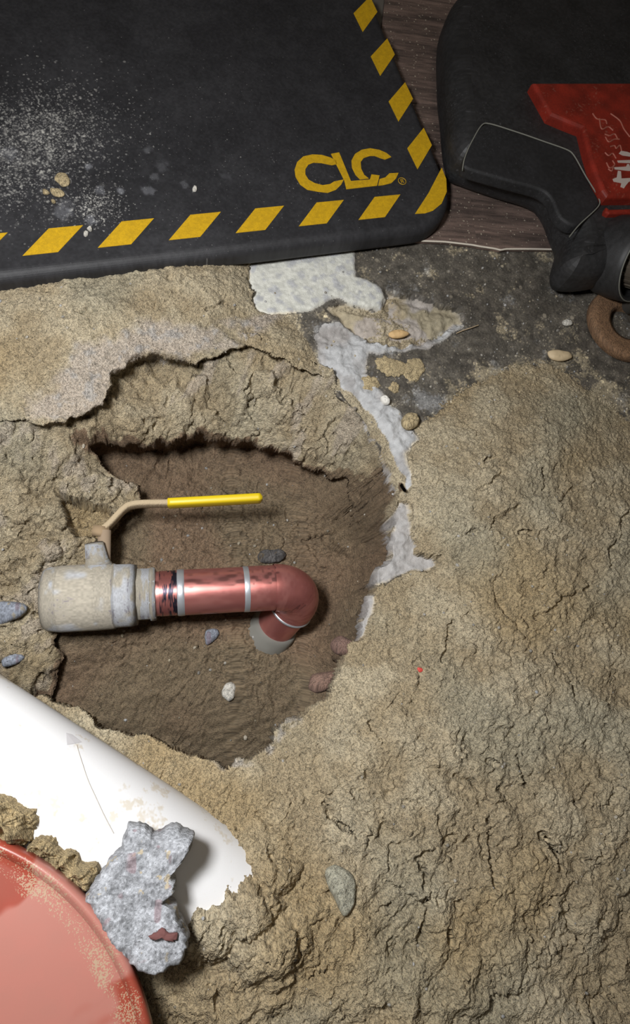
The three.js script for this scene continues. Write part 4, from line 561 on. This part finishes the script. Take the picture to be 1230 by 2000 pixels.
{ const c = new THREE.CatmullRomCurve3([P(891, 651, 0.002), P(905, 645, 0.003), P(920, 640, 0.004), P(934, 635, 0.003)]); const m = obj('straw', new THREE.TubeGeometry(c, 20, 0.0006, 6), std({ color: '#a8957a', roughness: 0.8 })); tag(m, 'thin pale straw lying on the dark floor', 'straw'); }
{ const y = gh(820, 1307, 0.02); const m = obj('plastic_scrap', blob(820, 1308, 11, 8, y, 0.002, 0.5, { k: 24, ragged: 0.5 }).g, std({ color: '#c8453c', roughness: 0.6 })); m.position.copy(P(820, 1308, y + 0.001)); tag(m, 'tiny red plastic scrap on the sand', 'scrap'); }
{ const y = gh(660, 1760, 0.04); rest('stone_flake', stone([[636, 1700], [655, 1690], [690, 1712], [694, 1745], [682, 1780], [670, 1788], [655, 1760], [640, 1730]], y + 0.002, 0.014, { k: 25, p: 2.4, tiltZ: 0.05 }), std({ map: grain, color: '#aaa795', roughness: 0.95, bumpMap: grainB, bumpScale: 0.0008 }), 'pointed grey stone poking out of the sand heap', 'stone'); }
// loose grit too small to count
{
  const M = 1500, inst = new THREE.InstancedMesh(new THREE.IcosahedronGeometry(1, 0), std({ color: '#ffffff', roughness: 0.9 }), M), mm = new THREE.Matrix4(), qq = new THREE.Quaternion(), ee = new THREE.Euler(); let k = 0, tries = 0;
  while (k < M && tries++ < 40000) { const x = mix(-0.2, 0.5, rnd()), z = mix(-0.46, 0.24, rnd()); const g = ground(x, z); const dens = g[4] === 0 ? 0.8 : g[4] === 2 ? 0.35 : 0.22; if (rnd() > dens) continue; const r = mix(0.0004, g[4] === 2 ? 0.0022 : 0.0017, rnd() ** 3.5); ee.set(rnd() * 6, rnd() * 6, rnd() * 6); mm.compose(new THREE.Vector3(g[0], g[1] + r * 0.3, g[2]), qq.setFromEuler(ee), new THREE.Vector3(r * (0.8 + rnd() * 0.6), r * 0.8, r)); inst.setMatrixAt(k, mm); const c = mix3(SANDL, CONCB, rnd()), b = 0.4 + 0.45 * rnd(); inst.setColorAt(k, new THREE.Color().setRGB(c[0] * b, c[1] * b, c[2] * b)); k++; }
  inst.name = 'grit'; inst.count = k; scene.add(inst); tag(inst, 'fine pale grit scattered over floor, sand and soil', 'grit'); inst.userData.kind = 'stuff';
}
// crumbs lying on the mat
for (const [px, py, w, h, l] of [[123, 353, 30, 24, 'largest tan sand crumb on the kneeling mat'], [113, 378, 30, 18, 'flattened tan sand crumb beside the largest one on the mat'], [90, 377, 14, 10, 'tan crumb at the outer end of the crumb row on the mat'], [105, 396, 9, 6, 'tiniest tan crumb below the others on the mat'], [176, 449, 11, 9, 'white crumb between two yellow mat stripes'], [168, 458, 10, 11, 'white upright crumb touching a yellow mat stripe end'], [380, 371, 9, 12, 'pale splinter crumb in the middle of the mat']]) {
  const p = onMat(px, py), s = blob(px, py, w, h, p.y, 0.004, 0.3, { k: px, n: 24, rings: 6 }); const m = obj('sand_crumb', s.g, l.startsWith('white') || l.startsWith('pale') ? mPale : mTan); m.position.copy(s.c); m.position.y = p.y + 0.0012; tag(m, l, 'crumb', l.startsWith('small') ? 'small tan crumbs on the mat' : l.startsWith('white') ? 'white crumbs on the mat' : undefined);
}

// ---------------------------------------------------------------- lamps
{
  const st = new THREE.Vector3(-0.62, 0, 0.10), g = thing('work_light', st, 'small LED work light on a thin stand beside the hole', 'lamp');
  const mK = std({ color: '#26272a', roughness: 0.5 }); const rel = v => v.clone().sub(st);
  const back = new THREE.Vector3().subVectors(LAMP, LAMP_AIM).normalize();
  obj('base', lathe([[0.0005, 0], [0.08, 0], [0.082, 0.004], [0.075, 0.012], [0.012, 0.018], [0.0005, 0.018]], 40), mK, g);
  const head = LAMP.clone().addScaledVector(back, 0.016);
  obj('arm', new THREE.TubeGeometry(new THREE.CatmullRomCurve3([new THREE.Vector3(0, 0.01, 0), new THREE.Vector3(0, 0.35, 0), new THREE.Vector3(0.04, 0.62, -0.03), rel(head).add(new THREE.Vector3(-0.12, 0.10, 0)), rel(head)]), 60, 0.006, 10), mK, g);
  const h = obj('head', new RoundedBoxGeometry(0.118, 0.098, 0.02, 4, 0.006), mK, g); h.position.copy(rel(LAMP.clone().addScaledVector(back, 0.013))); h.lookAt(LAMP_AIM.clone());
  h.quaternion.copy(lampLight.quaternion);
  const face = obj('led_panel', new THREE.BoxGeometry(0.10, 0.08, 0.001), std({ color: '#ffffff', emissive: '#ffffff', emissiveIntensity: 3 }), g); face.position.copy(rel(LAMP.clone().addScaledVector(back, 0.0022))); face.quaternion.copy(lampLight.quaternion);
}
{
  const g = thing('ceiling_fill', new THREE.Vector3(0.1, 2.37, -0.4), 'square flat ceiling panel added as fill light', 'lamp');  // body of the added fill panel, out of view
  obj('frame', box(-0.32, 0.32, 0.0, 0.03, -0.32, 0.32), std({ color: '#d8d8d4', roughness: 0.6 }), g);
  obj('diffuser', box(-0.3, 0.3, -0.004, 0.0, -0.3, 0.3), std({ color: '#ffffff', emissive: '#fff1dd', emissiveIntensity: 0.8 }), g);
}
shade(scene);
renderer.render(scene, camera);
